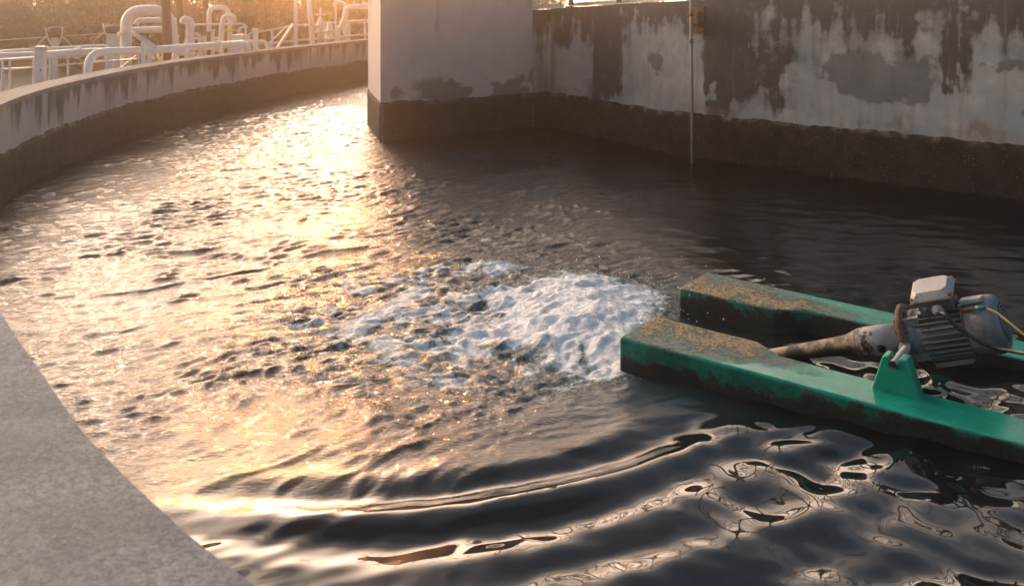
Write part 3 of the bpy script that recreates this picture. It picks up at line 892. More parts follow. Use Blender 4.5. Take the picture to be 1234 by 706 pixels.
mb = MB(); mb.add([tbp(*q) for q in ((-.099, -.082, .010), (.099, -.082, .010), (.099, .082, .010), (-.099, .082, .010), (-.099, -.082, .0138), (.099, -.082, .0138), (.099, .082, .0138), (-.099, .082, .0138))],
               [(0, 1, 2, 3), (4, 5, 6, 7), (0, 1, 5, 4), (1, 2, 6, 5), (2, 3, 7, 6), (3, 0, 4, 7)]); mb.build("lid_gasket", M['rust'], tbx)
mb = MB(); mb.lathe(tbp(.012, -.055, -.030), TBM @ Vector((0, -1, -.12)), [(0, .020), (.02, .020), (.02, .026), (.034, .026), (.034, .016), (.05, .013), (.05, 0)], 16)
mb.build("cable_gland", M['motor_light'], tbx)
mb = MB(); mb.lathe(tbp(-.045, -.052, -.032), TBM @ Vector((0, -1, 0)), [(0, .015), (.012, .015), (.014, 0)], 14); mb.build("blanking_plug", M['motor'], tbx)
# lifting eye block behind the box
mb = MB(); mb.box(mt(.235, -.02, .13), (.07, .06, .04), RB); mb.build("lifting_boss", M['motor'], motor, .006)
# cables
g0 = tbp(.012, -.105, -.035)
mb = MB(); 
cb = [g0, atD(1138, 378, 4.66), atD(1150, 391, 4.63), atD(1165, 402, 4.60), atD(1183, 413, 4.56), atD(1203, 420, 4.52), atD(1222, 423, 4.46), atD(1250, 429, 4.35), atD(1330, 450, 4.1)]
cp = spline([tuple(p[:2]) for p in cb], .02)
def smooth3(pts, k=8):
    P = [2 * pts[0] - pts[1]] + list(pts) + [2 * pts[-1] - pts[-2]]; out = []
    for i in range(1, len(P) - 2):
        for j in range(k):
            t = j / k; a, b, c, d = P[i - 1:i + 3]
            out.append(.5 * (2 * b + (c - a) * t + (2 * a - 5 * b + 4 * c - d) * t * t + (3 * b - a - 3 * c + d) * t ** 3))
    out.append(Vector(pts[-1])); return out
mb.tube(smooth3([Vector(p) for p in cb]), .0095, 10); pc = mb.build("power_cable", M['cable'], aer_o)
w0 = [mt(.30, -.095, .095), atD(1176, 371, 4.66), atD(1186, 371, 4.64), atD(1200, 376, 4.6), atD(1216, 388, 4.55), atD(1234, 403, 4.5), atD(1270, 430, 4.4), atD(1340, 470, 4.2)]
mb = MB(); mb.tube(smooth3([Vector(p) for p in w0]), .0045, 8); ew = mb.build("earth_wire", M['yellow'], aer_o)
mb = MB(); mb.tube([atD(1175, 371, 4.655), atD(1188, 371.5, 4.635)], .0095, 10); mb.build("tape_wrap", M['teal'], ew)
mb = MB(); mb.tube([mt(.295, -.095, .097), atD(1176, 371, 4.657)], .008, 10); mb.build("wire_lug", M['rust'], ew)
# shaft tube down into the water
sh = bpy.data.objects.new  # (placed as a child whose local x runs along the shaft)
mb = MB()
mb.lathe(Vector((0, 0, 0)), Vector((1, 0, 0)), [(-.013, 0), (-.013, .071), (-.22, .071), (-.245, .068), (-.30, .050), (-.325, .047), (-.60, .035), (-1.05, .030), (-1.05, 0)], 36, True, Vector((0, 0, 1)))
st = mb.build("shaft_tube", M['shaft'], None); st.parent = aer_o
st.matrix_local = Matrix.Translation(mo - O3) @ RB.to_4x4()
mb = MB(); mb.lathe(mt(-.125, -.068, -.022), (RB @ Vector((0, -1, -.38))), [(0, .020), (.0075, .020), (.0078, 0)], 20); mb.build("vent_hole", M['hole'], aer_o)
mb = MB(); mb.tube([mt(-.10, -.06, -.09), mt(-.13, -.14, -.085)], .004, 6); mb.build("split_pin", M['steel'], aer_o)
mb = MB(); mb.box(mt(-.03, .0, .078), (.035, .05, .016), RB); mb.build("grease_block", M['rust'], aer_o, .003)
# pivot brackets on the floats and the cross pin in their slots
def bracket(lat, s):
    mb = MB()
    a0 = 1.235; zb = ztop(a0) - .012
    out = [(-.095, zb + .012), (.108, zb - .002), (.056, .244), (.022, .248), (.018, .208), (-.018, .208), (-.022, .250), (-.048, .248)]
    h = .045
    vs = [fl(a0 + a, lat - h, z) for a, z in out] + [fl(a0 + a, lat + h, z) for a, z in out]
    n = len(out)
    mb.add(vs, [tuple(range(n)), tuple(reversed(range(n, 2 * n)))] + [(i, (i + 1) % n, n + (i + 1) % n, n + i) for i in range(n)])
    return mb.build("pivot_bracket", M['green_clean'], aer_o, .007, 3)
bracket(.235, 1); bracket(1.362 - .235, -1)
mb = MB(); mb.bar(fl(1.235, .39, .215), fl(1.19, .63, .195), .05, .02); mb.build('yoke_arm', M['motor'], aer_o, .004)
mb = MB(); mb.tube([fl(1.235, .172, .222), fl(1.235, .41, .222)], .0185, 20, False)
mb.tube([fl(1.235, .172, .222), fl(1.235, .41, .222)], .0150, 20, False); pin = mb.build("pivot_pin", M['steel'], aer_o)

# ------------------------------------------------------------------ things on the right wall
pb = at(834.5, 197, 0)
po = empty("standpipe", Vector((pb.x, pb.y, 0)), "thin grey steel pole standing in the water against the long mouldy wall", "pole")
mb = MB(); mb.tube([(pb.x, pb.y, -.4), (pb.x - .012, pb.y + .02, 1.80)], .017, 12); mb.build("tube", M['polegrey'], po)
for z in (1.32, 1.62):
    mb = MB(); mb.tube([(pb.x - .01, pb.y + .012, z), (pb.x - .01, pb.y + .012, z + .05)], .024, 12)
    mb.build("collar", M['rust'], po)
mb = MB(); mb.bar((pb.x - .01, pb.y + .02, 1.52), (pb.x + .05, pb.y + .40, 1.52), .03, .008); mb.build("wall_tie", M['rust'], po)
c0 = atD(841, 25, 11.80)
tdir = Vector((1.21, -1.24, 0)).normalized(); tn = Vector((-.715, -.699, 0))
RM = Matrix((tdir, -tn, Vector((0, 0, 1)))).transposed()
bo = empty("wall_bracket", c0, "rusty brown bolted steel plate fixed high on the wall behind the thin pole", "bracket")
mb = MB(); mb.box(c0, (.20, .05, .31), RM); bp = mb.build("plate", M['rust'], bo, .004)
mb = MB(); mb.box(c0 + tn * .06 + Vector((0, 0, .03)), (.15, .09, .13), RM); mb.box(c0 + tn * .05 + Vector((0, 0, -.06)), (.17, .05, .022), RM); mb.build("housing", M['rust'], bo, .006)
for sx in (-1, 1):
    for sz in (-1, 1):
        mb = MB(); mb.lathe(c0 + RM @ Vector((sx * .075, 0, 0)) + tn * .024 + Vector((0, 0, sz * .125)), tn, [(0, .014), (.014, .014), (.015, 0)], 6, False)
        mb.build("bolt", M['rust'], bp)

def wall_pt(u, back, z):
    i = int(np.argmin(abs(ru_ - u))); a = rpath[min(i + 1, len(rpath) - 1)] - rpath[max(i - 1, 0)]; a /= np.hypot(*a)
    return Vector((rpath[i, 0] - a[1] * back, rpath[i, 1] + a[0] * back, z))
rl = empty("green_railing", wall_pt(.7, .12, r_top(.7)), "green steel railing whose posts stand on top of the long mouldy wall", "railing")
us = [on_wall(679, 5)[0], on_wall(737, 5)[0]]
gap = 1.55
us += [us[1] + gap * k for k in range(1, 6)]
for u in us:
    mb = MB(); b = wall_pt(u, .12, r_top(u)); mb.tube([b, b + Vector((0, 0, 1.05))], .033, 14)
    mb.box(b + Vector((0, 0, .008)), (.15, .13, .014)); mb.build("post", M['railgreen'], rl)
for hgt in (.55, 1.05):
    mb = MB(); mb.tube([wall_pt(u, .12, r_top(u) + hgt) for u in us], .026, 12); mb.build("rail", M['railgreen'], rl)
cd = empty("conduit", wall_pt(.1, .1, 1.66), "white square conduit with an elbow lying along the wall top next to the tall block", "conduit")
mb = MB()
q0 = wall_pt(.06, .07, 1.700); q1 = wall_pt(.50, .09, r_top(.5) + .035)
mb.bar(q0, q1, .06, .06); mb.build("elbow", M['pipe'], cd, .006)
mb = MB(); mb.bar(q0 + Vector((0.02, .01, .03)), q0 + Vector((.02, .01, .55)), .055, .055); mb.build("riser", M['pipe'], cd, .006)
mb = MB(); mb.tube([wall_pt(u, .20, r_top(u) + .05) for u in np.arange(.5, 8.5, .25)], .028, 12); mb.build("run", M['galv'], cd)
wr = MB(); wr.tube([wall_pt(u, .03, r_top(u) + .010 + .012 * vn(np.float64(u * 3), np.float64(0), 4)) for u in np.arange(.42, 6.5, .12)], .006, 6)
wv = wr.build("loose_cable", M['pipe']); tag(wv, "thin pale cable lying along the top edge of the long mouldy wall", "cable")

# ------------------------------------------------------------------ the pipe yard beyond the basin
GZ = -.40
def down(p): return Vector((p.x, p.y, GZ - .1))
def pipe(name, label, pts, wpx, cat="pipe", mat='pipe', fillet=None, ground=(), flanges=(), D=None, group=None, n=16):
    """a painted pipe through points; `ground` lists the ends (0 / -1) that go down into the earth"""
    P = [Vector(p) for p in pts]
    dist = sum(p.y for p in P) / len(P)
    rad = wpx / 2 * dist / F
    if 0 in ground: P = [down(P[0])] + P
    if -1 in ground: P = P + [down(P[-1])]
    base = Vector((P[0].x, P[0].y, GZ))
    e = empty(name, base, label, cat, group)
    mb = MB(); mb.tube(P, rad, n, True, fillet if fillet is not None else rad * 3.2); mb.build("tube", M[mat], e)
    for p, d in flanges:
        mb = MB(); d = Vector(d).normalized(); p = Vector(p)
        mb.lathe(p - d * rad * .3, d, [(0, rad), (0, rad * 1.5), (rad * .6, rad * 1.5), (rad * .6, rad)], 20, False)
        mb.build("flange", M[mat], e)
    return e
V3 = Vector
# long white run with an elbow at its left end
b0 = at(106, 63.5, 1.0)
pB = pipe("white_pipe", "long white pipe along the yard, its left end bending down behind the rim wall", [b0, at(180, 61, 1.0), at(300, 52.5, 1.0)], 9.5, ground=(0, -1), fillet=.26,
     flanges=[(at(180, 61, 1.0), at(200, 59, 1.0) - at(180, 61, 1.0)), (at(262, 55.3, 1.0), at(270, 54.7, 1.0) - at(262, 55.3, 1.0))])
pA = pipe("white_pipe", "thick white pipe at far left, passing behind the bright square post", [at(-60, 70.5, .8), at(0, 69, .8), at(44, 67.5, .8), at(94, 64, .8), at(133, 62, .8)], 10.5, ground=(-1,),
     flanges=[(at(94, 64, .8), at(96, 63.9, .8) - at(94, 64, .8))])
# goosenecks
pipe("gooseneck_pipe", "largest white pipe bend, rising and turning right towards the dark trunk", [atD(152, 52, 22), atD(152, 14, 22), atD(206, 12.5, 22)], 13.5, ground=(0, -1), fillet=.42,
     flanges=[(atD(152, 41, 22), (0, 0, 1))])
pipe("white_pipe", "thin white pipe with a drooping open end, under the largest pipe bend", [atD(163.5, 30.5, 24), atD(166, 25, 24), atD(215, 24, 24)], 6.5, ground=(-1,), fillet=.16)
pipe("white_pipe", "dull white horizontal pipe, lowest of the three beside the largest pipe bend", [atD(150, 37, 25), atD(218, 35, 25)], 7.5, ground=(0, -1), fillet=.2)
pipe("gooseneck_pipe", "stout white upright pipe with a hooked top, just right of the two dark trunks", [atD(229, 54, 21), atD(229, 25, 21), atD(222, 24, 21), atD(221, 29, 21)], 10, ground=(0,), fillet=.13)
pipe("gooseneck_pipe", "small white pipe bend between the stout hooked pipe and brown post", [atD(241, 53, 21), atD(240.5, 41.5, 21), atD(231, 41.5, 21)], 4.2, ground=(0,), fillet=.1)
pipe("gooseneck_pipe", "tall white pipe bending right at its top, left of the white box column", [atD(266.5, 56, 22), atD(267, 33, 22), atD(270, 19.5, 22), atD(281, 19, 22), atD(283, 27, 22)], 6.2, ground=(0,), fillet=.2)
pipe("gooseneck_pipe", "short white elbow standing just above the rim wall, under the long white run", [atD(211.5, 76, 17.2), atD(211.5, 64, 17.2), atD(226, 62.5, 17.2)], 8.5, ground=(0,), fillet=.18)
pipe("thin_pipe", "thin white pipe with a bent top right of the white box column", [atD(287, 48, 22), atD(288, 34, 22), atD(298, 32.5, 22)], 2.4, ground=(0,), fillet=.08)
yp = pipe("yellow_pipe", "yellow horizontal pipe in the glare beside the white box column", [atD(269, 37, 23), atD(290, 37, 23), atD(291, 43, 23)], 3.2, mat='yellowpaint', ground=(0, -1), fillet=.06)
pipe("leaning_pipe", "white upright pipe leaning slightly, left of the two valves", [atD(377, 62, 27), atD(375, 30, 27), atD(372.5, 6, 27), atD(372, -4, 27)], 6.2, ground=(0,), fillet=.1)
pipe("bent_pipe", "white s-shaped pipe beside the divider block, right of the valves", [atD(407, 36, 28), atD(412, 32, 28), atD(415.5, 22, 28), atD(417, 10, 28), atD(428, 8.5, 28), atD(446, 8, 28)], 6.8, ground=(0,), fillet=.2)
pipe("bent_pipe", "pale pipe arching behind the s-shaped pipe at the divider block", [atD(416, 60, 30), atD(416, 4, 30), atD(404, 3, 30), atD(403, 9, 30)], 5, ground=(0,), fillet=.16)
pipe("bent_pipe", "pale pipe arching high in the sun glare, above the tall bent pipe", [atD(252, 9, 26), atD(273, 9.5, 26), atD(277, 22, 26)], 6, ground=(0, -1), fillet=.2)
pipe("thin_pipe", "thin pale pipe low behind the small pipe bend and the brown post", [atD(222, 47, 23), atD(268, 46, 23)], 2.6, ground=(0, -1), fillet=.1)
pipe("thin_pipe", "thin pale pipe running level behind the tall bent pipe, at mid height", [atD(232, 30, 25), atD(296, 29, 25)], 2.6, ground=(0, -1), fillet=.1)
pipe("white_pipe", "slim dull pipe running above the thick white pipe at far left", [atD(-30, 64, 21), atD(60, 58.5, 21), atD(131, 55, 21)], 3.4, ground=(-1,), fillet=.1)
pipe("tall_pipe", "tall pale upright pipe in the glare, directly behind the brown post", [atD(248.5, 60, 30), atD(248.5, -12, 30)], 5.0, ground=(0,), fillet=.1)
pipe("white_pipe", "level pale pipe between the s-shaped pipe and the divider block", [atD(420, 26.5, 30.5), atD(452, 25.5, 30.5)], 4.0, ground=(0, -1), fillet=.12)
pipe("white_pipe", "low pale pipe between the short white post and the leaning struts", [atD(294, 51, 24), atD(322, 50, 24)], 4.5, ground=(0, -1), fillet=.14)
# diagonal bright pieces
def plank(name, label, cat, p, q, wpx, mat='pipe', legs=()):
    p, q = Vector(p), Vector(q); k = p.y / F
    e = empty(name, V3((q.x, q.y, GZ)), label, cat)
    mb = MB(); mb.bar(p, q, wpx * k, wpx * k * .5, V3((-.35, -.55, .75))); mb.build("beam", M[mat], e, .006)
    for a, wl in legs:
        a = Vector(a); mb = MB(); mb.bar(a, down(a), wl * k, wl * k * .7); mb.build("leg", M[mat], e, .004)
    return e
plank("sloping_stand", "bright white stand with a sloping beam, in front of the long white pipe", "pipe stand", atD(163, 42, 15.2), atD(188, 58.5, 15.2), 5.5, legs=[(atD(172.5, 51, 15.25), 4.6), (atD(180.5, 55, 15.25), 5.0)])
plank("sloping_strut", "brightest sunlit white strut leaning to the right above the rim wall", "strut", atD(353, 29.5, 25), atD(330, 64, 25), 4.6)
plank("sloping_strut", "dull thin strut leaning right behind the brightest strut", "strut", atD(345.5, 32, 27), atD(326, 51, 27), 2.4, legs=[(atD(326, 50, 27), 2)])
plank("sloping_brace", "thin diagonal brace under the long white run, left of the sloping stand", "brace", atD(166, 65, 16.9), atD(140, 86, 16.2), 1.6, 'galv')
# posts and boxes
def post(name, label, cat, px, y0, D, wpx, mat, cap=None, deep=None):
    p = atD(px, y0, D); k = D / F
    e = empty(name, V3((p.x, p.y, GZ)), label, cat)
    mb = MB(); h = p.z - GZ
    mb.box((p.x, p.y, GZ + h / 2 - .05), (wpx * k, (deep or wpx) * k, h + .1)); mb.build("shaft", M[mat], e, .008)
    if cap:
        mb = MB(); mb.box((p.x, p.y, p.z + .012), (wpx * k * cap, (deep or wpx) * k * cap, .022)); mb.build("cap", M[mat], e, .004)
    return e, p
gp, p = post("gate_post", "bright square galvanised post at far left, rising in front of the thick white pipe", "post", 49, 58, 14.2, 10.5, 'galv', 1.1)
for z in (.25, .55, .85):
    mb = MB(); mb.lathe((p.x + .03, p.y - .06, z), (0, -1, 0), [(0, .014), (.014, .014), (.016, 0)], 6, False)
    mb.build("bolt", M['rust'], gp)
post("box_column", "white box column catching the sun, in the middle of the rim wall's skyline", "column", 286.5, 43.5, 20.5, 11.5, 'pipe', 1.12)
post("brown_post", "brown steel post standing just behind the rim wall, right of the small pipe bend", "post", 251.5, 40, 19.5, 3.8, 'rust', 1.3)
post("white_post", "short white post between white box column and the brightest strut", "post", 308, 36, 23, 5.5, 'pipe', 1.2)
post("white_post", "pale tall post with the rails passing it, left of the leaning pipe", "post", 356.5, -8, 26.5, 4.2, 'pipe')
post("thin_post", "thin pale post between the valves and s-shaped pipe", "post", 404.5, -8, 27.5, 2.6, 'pipe')
for px_, y_, lab in ((199, 38, "stubby white post farthest left of the three beside the stout hooked pipe"), (206, 44, "middle one of three stubby white posts left of the stout hooked pipe"), (213, 44, "stubby white post nearest the stout hooked pipe"),
                     (256, 37, "stubby white post right of the brown post"), (247, 45, "stubby white post left of the brown post")):
    post("stub_post", lab, "post", px_, y_, 22.5, 4.6, 'pipe', 1.25)[0]['group'] = "stubby posts in the pipe yard"
# fence posts with barbed wire arms
def fence_post(px, ytop, label, drum_mat, dw, dh, boxw):
    D = 23; k = D / F; p = atD(px, ytop, D)
    e = empty("lamp_post", V3((p.x, p.y, GZ)), label, "post")
    mb = MB(); zb = p.z - dh * k
    mb.bar((p.x, p.y, zb), (p.x, p.y, GZ - .1), boxw * k, boxw * k * .8); mb.build("shaft", M['galv'], e, .008)
    mb = MB(); mb.lathe((p.x, p.y, zb - .01), (0, 0, 1), [(0, 0), (0, dw * k * .36), (dh * k * .45, dw * k * .5), (dh * k * .85, dw * k * .48), (dh * k, dw * k * .30), (dh * k * 1.02, 0)], 24)
    mb.build("drum", M[drum_mat], e)
    for s in (-1, 1):
        mb = MB(); mb.tube([(p.x + s * 4 * k, p.y, zb - 10 * k), (p.x + s * dw * .48 * k, p.y - .03, zb + 1 * k), (p.x + s * dw * .58 * k, p.y - .03, zb + 11 * k)], 1.0 * k, 8, True, .05); mb.build("arm", M['galv'], e)
        mb = MB(); mb.tube([(p.x + s * dw * .5 * k, p.y - .03, zb + 1.5 * k), (p.x + s * dw * 1.15 * k, p.y - .03, zb - 10 * k)], .8 * k, 8); mb.build("stay", M['galv'], e)
    return p
fence_post(66, 32, "galvanised post with a dark round drum between two raised arms, far left of the yard", 'drum', 18, 13, 6)
fence_post(137, 30, "galvanised post with a flat green drum, beside the largest pipe bend", 'drum', 21, 10, 14)
wire = empty("fence_wire", atD(-20, 50, 23), "straight wire strung across the dark trees at far left, between the drum posts", "wire")
wire['label'] = "taut pale wire strung in front of the dark trees between the two drum posts"
for pts in ([(-40, 51), (57, 45)], [(75, 44), (127, 40.5)]):
    mb = MB(); mb.tube([atD(a, b, 22.97) for a, b in pts], .013, 6); mb.build("strand", M['galv'], wire)
# handrails behind the rim wall
def handrail(label, top, mid, D0, D1, posts, wpx=2.2):
    """top/mid: photo points of the two rails; distance runs from D0 to D1"""
    def pt(q, lst):
        x0, x1 = lst[0][0], lst[-1][0]
        return atD(q[0], q[1], D0 + (D1 - D0) * (q[0] - x0) / (x1 - x0))
    k = (D0 + D1) / 2 / F
    tp = [pt(q, top) for q in top]; mdp = [pt(q, mid) for q in mid]
    e = empty("handrail", V3((tp[0].x, tp[0].y, GZ)), label, "handrail")
    for l in (tp, mdp): 
        mb = MB(); mb.tube(l, wpx / 2 * k, 8); mb.build("rail", M['galv'], e)
    for px in posts:
        y = np.interp(px, [q[0] for q in top], [q[1] for q in top]); p = pt((px, y), top)
        mb = MB(); mb.tube([p, down(p)], wpx * .62 * k, 8); mb.build("post", M['galv'], e)
    return e
handrail("galvanised handrail at far left behind the rim wall, starting at the bright square post", [(57, 69.5), (127, 63.8), (168, 60.5)], [(57, 80), (127, 74), (168, 71)], 15.6, 18.5, [60, 82, 128, 167], 2.0)
handrail("galvanised handrail at the left edge of the picture, ending at the bright square post", [(-90, 86), (0, 72.5), (45, 69)], [(-90, 99), (0, 84), (45, 81.5)], 12.2, 14.6, [-80, 3, 12, 40], 2.4)
handrail("pale handrail behind the valves, running up to the divider block", [(300, 41), (356, 31), (447, 24.5)], [(290, 55.5), (356, 49.5), (447, 41.5)], 26, 29.5, [300, 328, 356, 392, 440], 2.4)
# valves
def valve(px, D, y0, y1, label, stem, wheel):
    k = D / F; p = atD(px, y1, D); q = atD(px, y0, D)
    e = empty("valve", V3((p.x, p.y, GZ)), label, "valve")
    h = q.z - p.z; w = 5.5 * k
    mb = MB(); mb.lathe((p.x, p.y, GZ - .1), (0, 0, 1), [(0, 0), (0, w * .62), (p.z - GZ + .1, w * .62), (p.z - GZ + .1, w * 1.15), (p.z - GZ + .1 + .05, w * 1.15), (p.z - GZ + .16, w * .8), (p.z - GZ + .1 + h * .40, w * .95), (p.z - GZ + .1 + h * .42, w * 1.25), (p.z - GZ + .1 + h * .50, w * 1.25),
        (p.z - GZ + .1 + h * .52, w * .7), (p.z - GZ + .1 + h * .80, w * .62), (p.z - GZ + .1 + h, w * .3), (p.z - GZ + .1 + h, 0)], 18)
    mb.build("body", M['pipe'], e)
    mb = MB(); mb.tube([q, q + V3((0, 0, .22))], 1.3 * k, 10); mb.build("stem", M[stem], e)
    if wheel:
        mb = MB(); c = q + V3((0, 0, .06)); R_ = 6 * k
        mb.tube([c + V3((math.cos(t) * R_, math.sin(t) * R_, 0)) for t in np.linspace(0, 2 * math.pi, 25)], .9 * k, 8, False)
        for t in (0, math.pi / 2): mb.tube([c - V3((math.cos(t) * R_, math.sin(t) * R_, 0)), c + V3((math.cos(t) * R_, math.sin(t) * R_, 0))], .7 * k, 8)
        mb.build("handwheel", M['pipe'], e)
    return e
valve(386, 27, 21, 40, "white valve with a handwheel and plain stem, next to the leaning pipe", 'pipe', True)
valve(397.5, 27.3, 26, 48, "white valve with a yellow stem, nearer to the s-shaped pipe", 'yellowpaint', False)

# ------------------------------------------------------------------ trees and shrubs
def leaf_cloud(rng, clumps, per, size):
    """clumps: (centre, radii); returns leaf quads"""
    C, A, B = [], [], []
    for (c, rad), n in zip(clumps, per):
        d = rng.normal(size=(n, 3)); d /= np.linalg.norm(d, axis=1)[:, None]
        rr = rng.random(n) ** (1 / 2.2) * (1 + .25 * rng.standard_normal(n) * .6)
        C.append(np.array(c) + d * rr[:, None] * np.array(rad))
        a = rng.normal(size=(n, 3)); a /= np.linalg.norm(a, axis=1)[:, None]
        b = rng.normal(size=(n, 3)); b -= a * (a * b).sum(1)[:, None]; b /= np.linalg.norm(b, axis=1)[:, None]
        s = size * (.6 + .9 * rng.random(n))
        A.append(a * s[:, None]); B.append(b * s[:, None] * .55)
    C, A, B = map(np.concatenate, (C, A, B))
    V = np.stack([C - A, C - B * .9, C + A, C + B * .9], 1).reshape(-1, 3)
    return V, np.arange(len(V)).reshape(-1, 4)
def mesh_np(name, V, Fq, mat):
    me = bpy.data.meshes.new(name); me.from_pydata(V.tolist(), [], Fq.tolist()); me.materials.append(mat); return me
def limb_mesh(rng, h, r0, n_limb, bare=False, lean=.0):
    mb = MB(); tips = []
    top = V3((rng.normal() * .25 + lean, rng.normal() * .2, h))
    tr = [V3((0, 0, -.1)), V3((rng.normal() * .06, rng.normal() * .06, h * .3)), top * .62 + V3((rng.normal() * .1, 0, 0)), top]
    pts = smooth3(tr, 5); mb.tube(pts, [r0 * (1 - .8 * i / (len(pts) - 1)) for i in range(len(pts))], 10)
    def grow(p, d, l, r, dep):
        q = p + d * l * .5 + V3((rng.normal(), rng.normal(), rng.normal() * .6)) * l * .07; e = p + d * l + V3((0, 0, .08 * l))
        pp = smooth3([p, q, e], 4); mb.tube(pp, [r * (1 - .55 * i / (len(pp) - 1)) for i in range(len(pp))], 6 if r > .02 else 4)
        tips.append((e, l))
        if dep > 0:
            for k in range(3 if bare else 2):
                t = .45 + .5 * rng.random(); b = p.lerp(e, t)
                nd = (d + V3(rng.normal(size=3)) * .55 + V3((0, 0, .15))).normalized()
                grow(b, nd, l * (.5 + .25 * rng.random()), r * .5, dep - 1)
    for k in range(n_limb):
        t = .32 + .6 * k / n_limb; i = int(t * (len(pts) - 1)); th = k * 2.4 + rng.random()
        d = V3((math.cos(th), math.sin(th), .35 + .7 * rng.random())).normalized()
        grow(pts[i], d, h * (.42 - .18 * t), r0 * .42, 4 if bare else 1)
    return mb, tips
def make_tree(seed, h, r0, crown, leafmat, label, n_leaf=5200, low=.5):
    rng = np.random.default_rng(seed)
    mb, tips = limb_mesh(rng, h, r0, 8)
    e = empty("tree", (0, 0, 0), label, "tree")
    mb.build("trunk", M['bark'], e)
    clumps = [((t.x, t.y, max(t.z, low + .5)), (crown * (.28 + .2 * rng.random()),) * 2 + (crown * .22,)) for t, l in tips]
    clumps += [((rng.normal() * crown * .45, rng.normal() * crown * .4, low + .4 + rng.random() * h * .5), (crown * .35, crown * .35, crown * .25)) for _ in range(7)]
    per = [max(20, n_leaf // len(clumps))] * len(clumps)
    V, Fq = leaf_cloud(rng, clumps, per, .085)
    o = bpy.data.objects.new("crown", mesh_np("crown", V, Fq, M[leafmat])); COL.objects.link(o); o.parent = e
    return e
def make_shrub(seed, w_, h_, leafmat, label, n=5200):
    rng = np.random.default_rng(seed)
    e = empty("shrub", (0, 0, 0), label, "shrub")
    clumps = [((rng.normal() * w_ * .38, rng.normal() * w_ * .25, h_ * (.2 + .62 * rng.random())), (w_ * .30, w_ * .25, h_ * .24)) for _ in range(16)]
    V, Fq = leaf_cloud(rng, clumps, [n // 16] * 16, .07)
    o = bpy.data.objects.new("foliage", mesh_np("foliage", V, Fq, M[leafmat])); COL.objects.link(o); o.parent = e
    mb = MB()
    for k in range(6):
        c = clumps[k][0]; mb.tube([(c[0] * .2, c[1] * .2, -.1), (c[0] * .6, c[1] * .6, c[2] * .5), c], [.03, .02, .01], 6)
    mb.build("stems", M['bark'], e)
    return e
TG = "trees standing behind the pipe yard"
tl = ["leafy tree behind the pipe yard, dark green", "leafy tree behind the pipe yard, olive green", "leafy tree behind the pipe yard, broad and bright green"]
t_kinds = [make_tree(21, 5.0, .17, 2.3, 'leaf2', ""), make_tree(22, 4.6, .15, 2.0, 'leaf3', ""), make_tree(23, 5.2, .20, 2.6, 'leaf', "")]
tree_spots = [(-21, 40, 0, "leafmost dark tree filling the upper left corner behind the wire"), (-17.6, 37, 2, "broad green tree behind the wire and the dark round drum post"), (-14.2, 39, 1, "olive tree behind the flat green drum post"),
    (-11.6, 42, 0, "dark tree behind the largest pipe bend"), (-9.3, 44, 2, "green tree in the sun glare behind the hooked pipe"), (-6.2, 45, 1, "olive tree behind the brightest strut"), (-3.6, 43, 0, "dark tree behind the valves next to the divider block"),
    (-25, 43, 1, TG), (-29, 38, 2, TG), (-34, 41, 0, TG), (0.5, 46, 2, TG), (5, 44, 1, TG), (10, 46, 0, TG)]
for i, (tx, ty, k, lab) in enumerate(tree_spots):
    first = not t_kinds[k].get('used')
    o = t_kinds[k] if first else copy_tree(t_kinds[k])
    if 'used' in o: del o['used']
    o.location = (tx, ty, GZ); o.rotation_euler = (0, 0, i * 1.7); s_ = .9 + .06 * (i * 7 % 5); o.scale = (s_, s_, s_)
    o['label'] = lab if lab != TG else "leafy tree behind the pipe yard, outside the picture beyond the others"; o['group'] = TG
    if first: t_kinds[k]['used'] = 1
for t in t_kinds:
    if 'used' in t: del t['used']
SG = "shrubs along the back of the pipe yard"
s_kinds = [make_shrub(31, 2.6, 2.3, 'leaf2', ""), make_shrub(32, 2.4, 1.9, 'leaf3', ""), make_shrub(33, 2.8, 2.6, 'leaf', "")]
s_back = [(-22 + 2.1 * q, 38.5 + (q * 37 % 5) * .5) for q in range(11)]
s_spots = [(-18.5, 34, 2, "tall green shrub at the left edge behind the wire"), (-16.2, 33, 0, "dark shrub behind the dark round drum post"), (-13.7, 33.5, 1, "olive shrub between the two drum posts"), (-11.4, 34, 0, "dark shrub behind the largest pipe bend"),
    (-9.2, 35, 2, "green shrub behind the stout hooked pipe"), (-7.3, 36, 1, "olive shrub behind the white box column"), (-5.4, 37, 0, "dark shrub behind the brightest strut"), (-3.4, 37.5, 2, "green shrub behind the valves and s-shaped pipe")]
used = set()
for i, (tx, ty, k, lab) in enumerate(s_spots):
    o = s_kinds[k] if k not in used else copy_tree(s_kinds[k])
    used.add(k)
    o.location = (tx, ty, GZ); o.rotation_euler = (0, 0, i * 2.3); o['label'] = lab; o['group'] = SG
for i, (tx, ty) in enumerate(s_back):
    o = copy_tree(s_kinds[(i * 2) % 3]); o.location = (tx, ty, GZ); o.scale = (1.15, 1.0, 1.45); o.rotation_euler = (0, 0, i * 1.3)
    o['label'] = "tall overgrown shrub in the dark back row of greenery, behind the front shrubs"; o['group'] = "back row of tall shrubs"
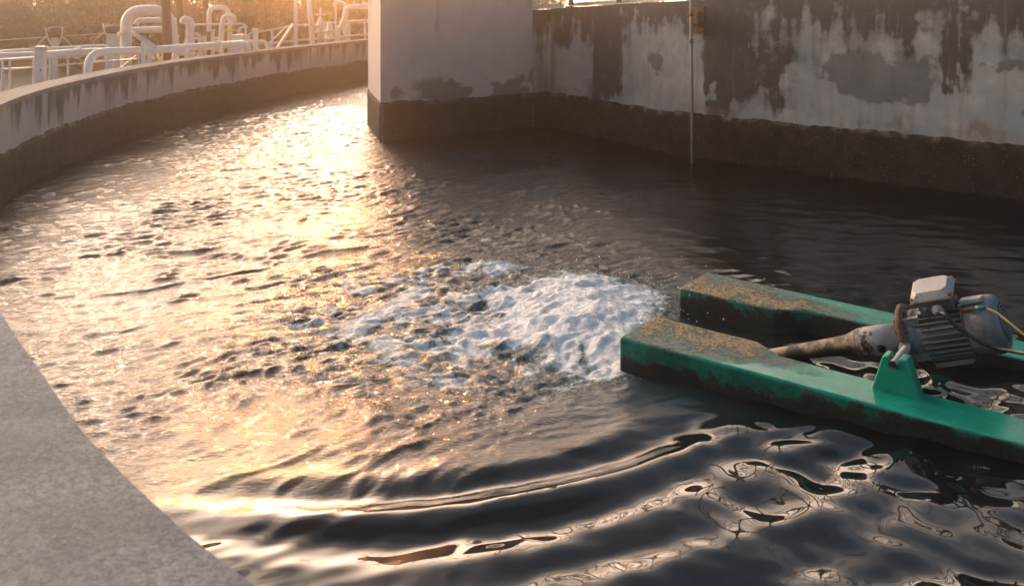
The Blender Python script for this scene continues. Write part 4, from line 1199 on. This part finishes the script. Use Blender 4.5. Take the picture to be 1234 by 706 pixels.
# bare trunks close behind the pipes
def trunk_tree(px, D, wpx, label, seed):
    rng = np.random.default_rng(seed); p = atD(px, 30, D); k = D / F
    e = empty("tree", (p.x, p.y, GZ), label, "tree")
    mb = MB(); r = wpx / 2 * k; H = 4.6
    pts = smooth3([V3((p.x, p.y, GZ - .1)), V3((p.x + .02, p.y, GZ + 1.0)), V3((p.x - .03, p.y, GZ + 2.6)), V3((p.x + .1, p.y, GZ + H))], 5)
    mb.tube(pts, [r * (1.15 - .45 * i / (len(pts) - 1)) for i in range(len(pts))], 14)
    tips = []
    for j in range(6):
        th = j * 2.1 + seed; b = pts[-1 - j % 3]; d = V3((math.cos(th), math.sin(th), .9)).normalized()
        q = b + d * (1.0 + .5 * rng.random()); mb.tube([b, b.lerp(q, .5) + V3((0, 0, .08)), q], [r * .45, r * .3, r * .15], 8); tips.append(q)
    mb.build("trunk", M['bark'], e)
    V, Fq = leaf_cloud(rng, [((t.x - p.x, t.y - p.y, t.z - GZ), (.9, .9, .5)) for t in tips], [320] * 6, .08)
    o = bpy.data.objects.new("crown", mesh_np("crown", V, Fq, M['leaf2'])); COL.objects.link(o); o.parent = e
trunk_tree(201.5, 20.5, 12, "dark thick tree trunk in front of the ends of the upper pipes", 3)
trunk_tree(217.5, 23, 8, "tree trunk just left of the stout hooked pipe", 4)
trunk_tree(249, 27, 8, "pale sunlit tree trunk in the glare above the brown post", 5)
trunk_tree(318, 30, 10, "hazy tree trunk above the short white post, left of the brightest strut", 6)
# bare trees behind the long wall: the wave faces in front mirror their branches
def bare_tree(loc, seed, h, label):
    rng = np.random.default_rng(seed); e = empty("bare_tree", (0, 0, 0), label, "tree", "bare trees behind the channel wall")
    mb, _ = limb_mesh(rng, h, .17, 9, True); mb.build("trunk", M['bark'], e); e.location = loc; return e
BT = "leafless tree behind the long mouldy wall, seen only mirrored in the water"
bare_tree((4.2, 19.0, GZ), 51, 8.5, BT); bare_tree((9.2, 15.5, GZ), 52, 8.0, BT); bare_tree((-.2, 23.5, GZ), 53, 8.5, BT)

# ------------------------------------------------------------------ air
hz = MB(); hz.box((0, 80, 6.2), (404, 404, 15.2)); 
hm = bpy.data.materials.new("haze"); hm.use_nodes = True; ht_ = hm.node_tree; ht_.nodes.clear()
ho = ht_.nodes.new("ShaderNodeOutputMaterial"); pv = ht_.nodes.new("ShaderNodeVolumePrincipled")
pv.inputs['Color'].default_value = (1.0, .88, .74, 1); pv.inputs['Density'].default_value = HAZE_DENSITY; pv.inputs['Anisotropy'].default_value = HAZE_G
ht_.links.new(pv.outputs[0], ho.inputs['Volume'])
haze = hz.build("haze", hm); tag(haze, kind='stuff')
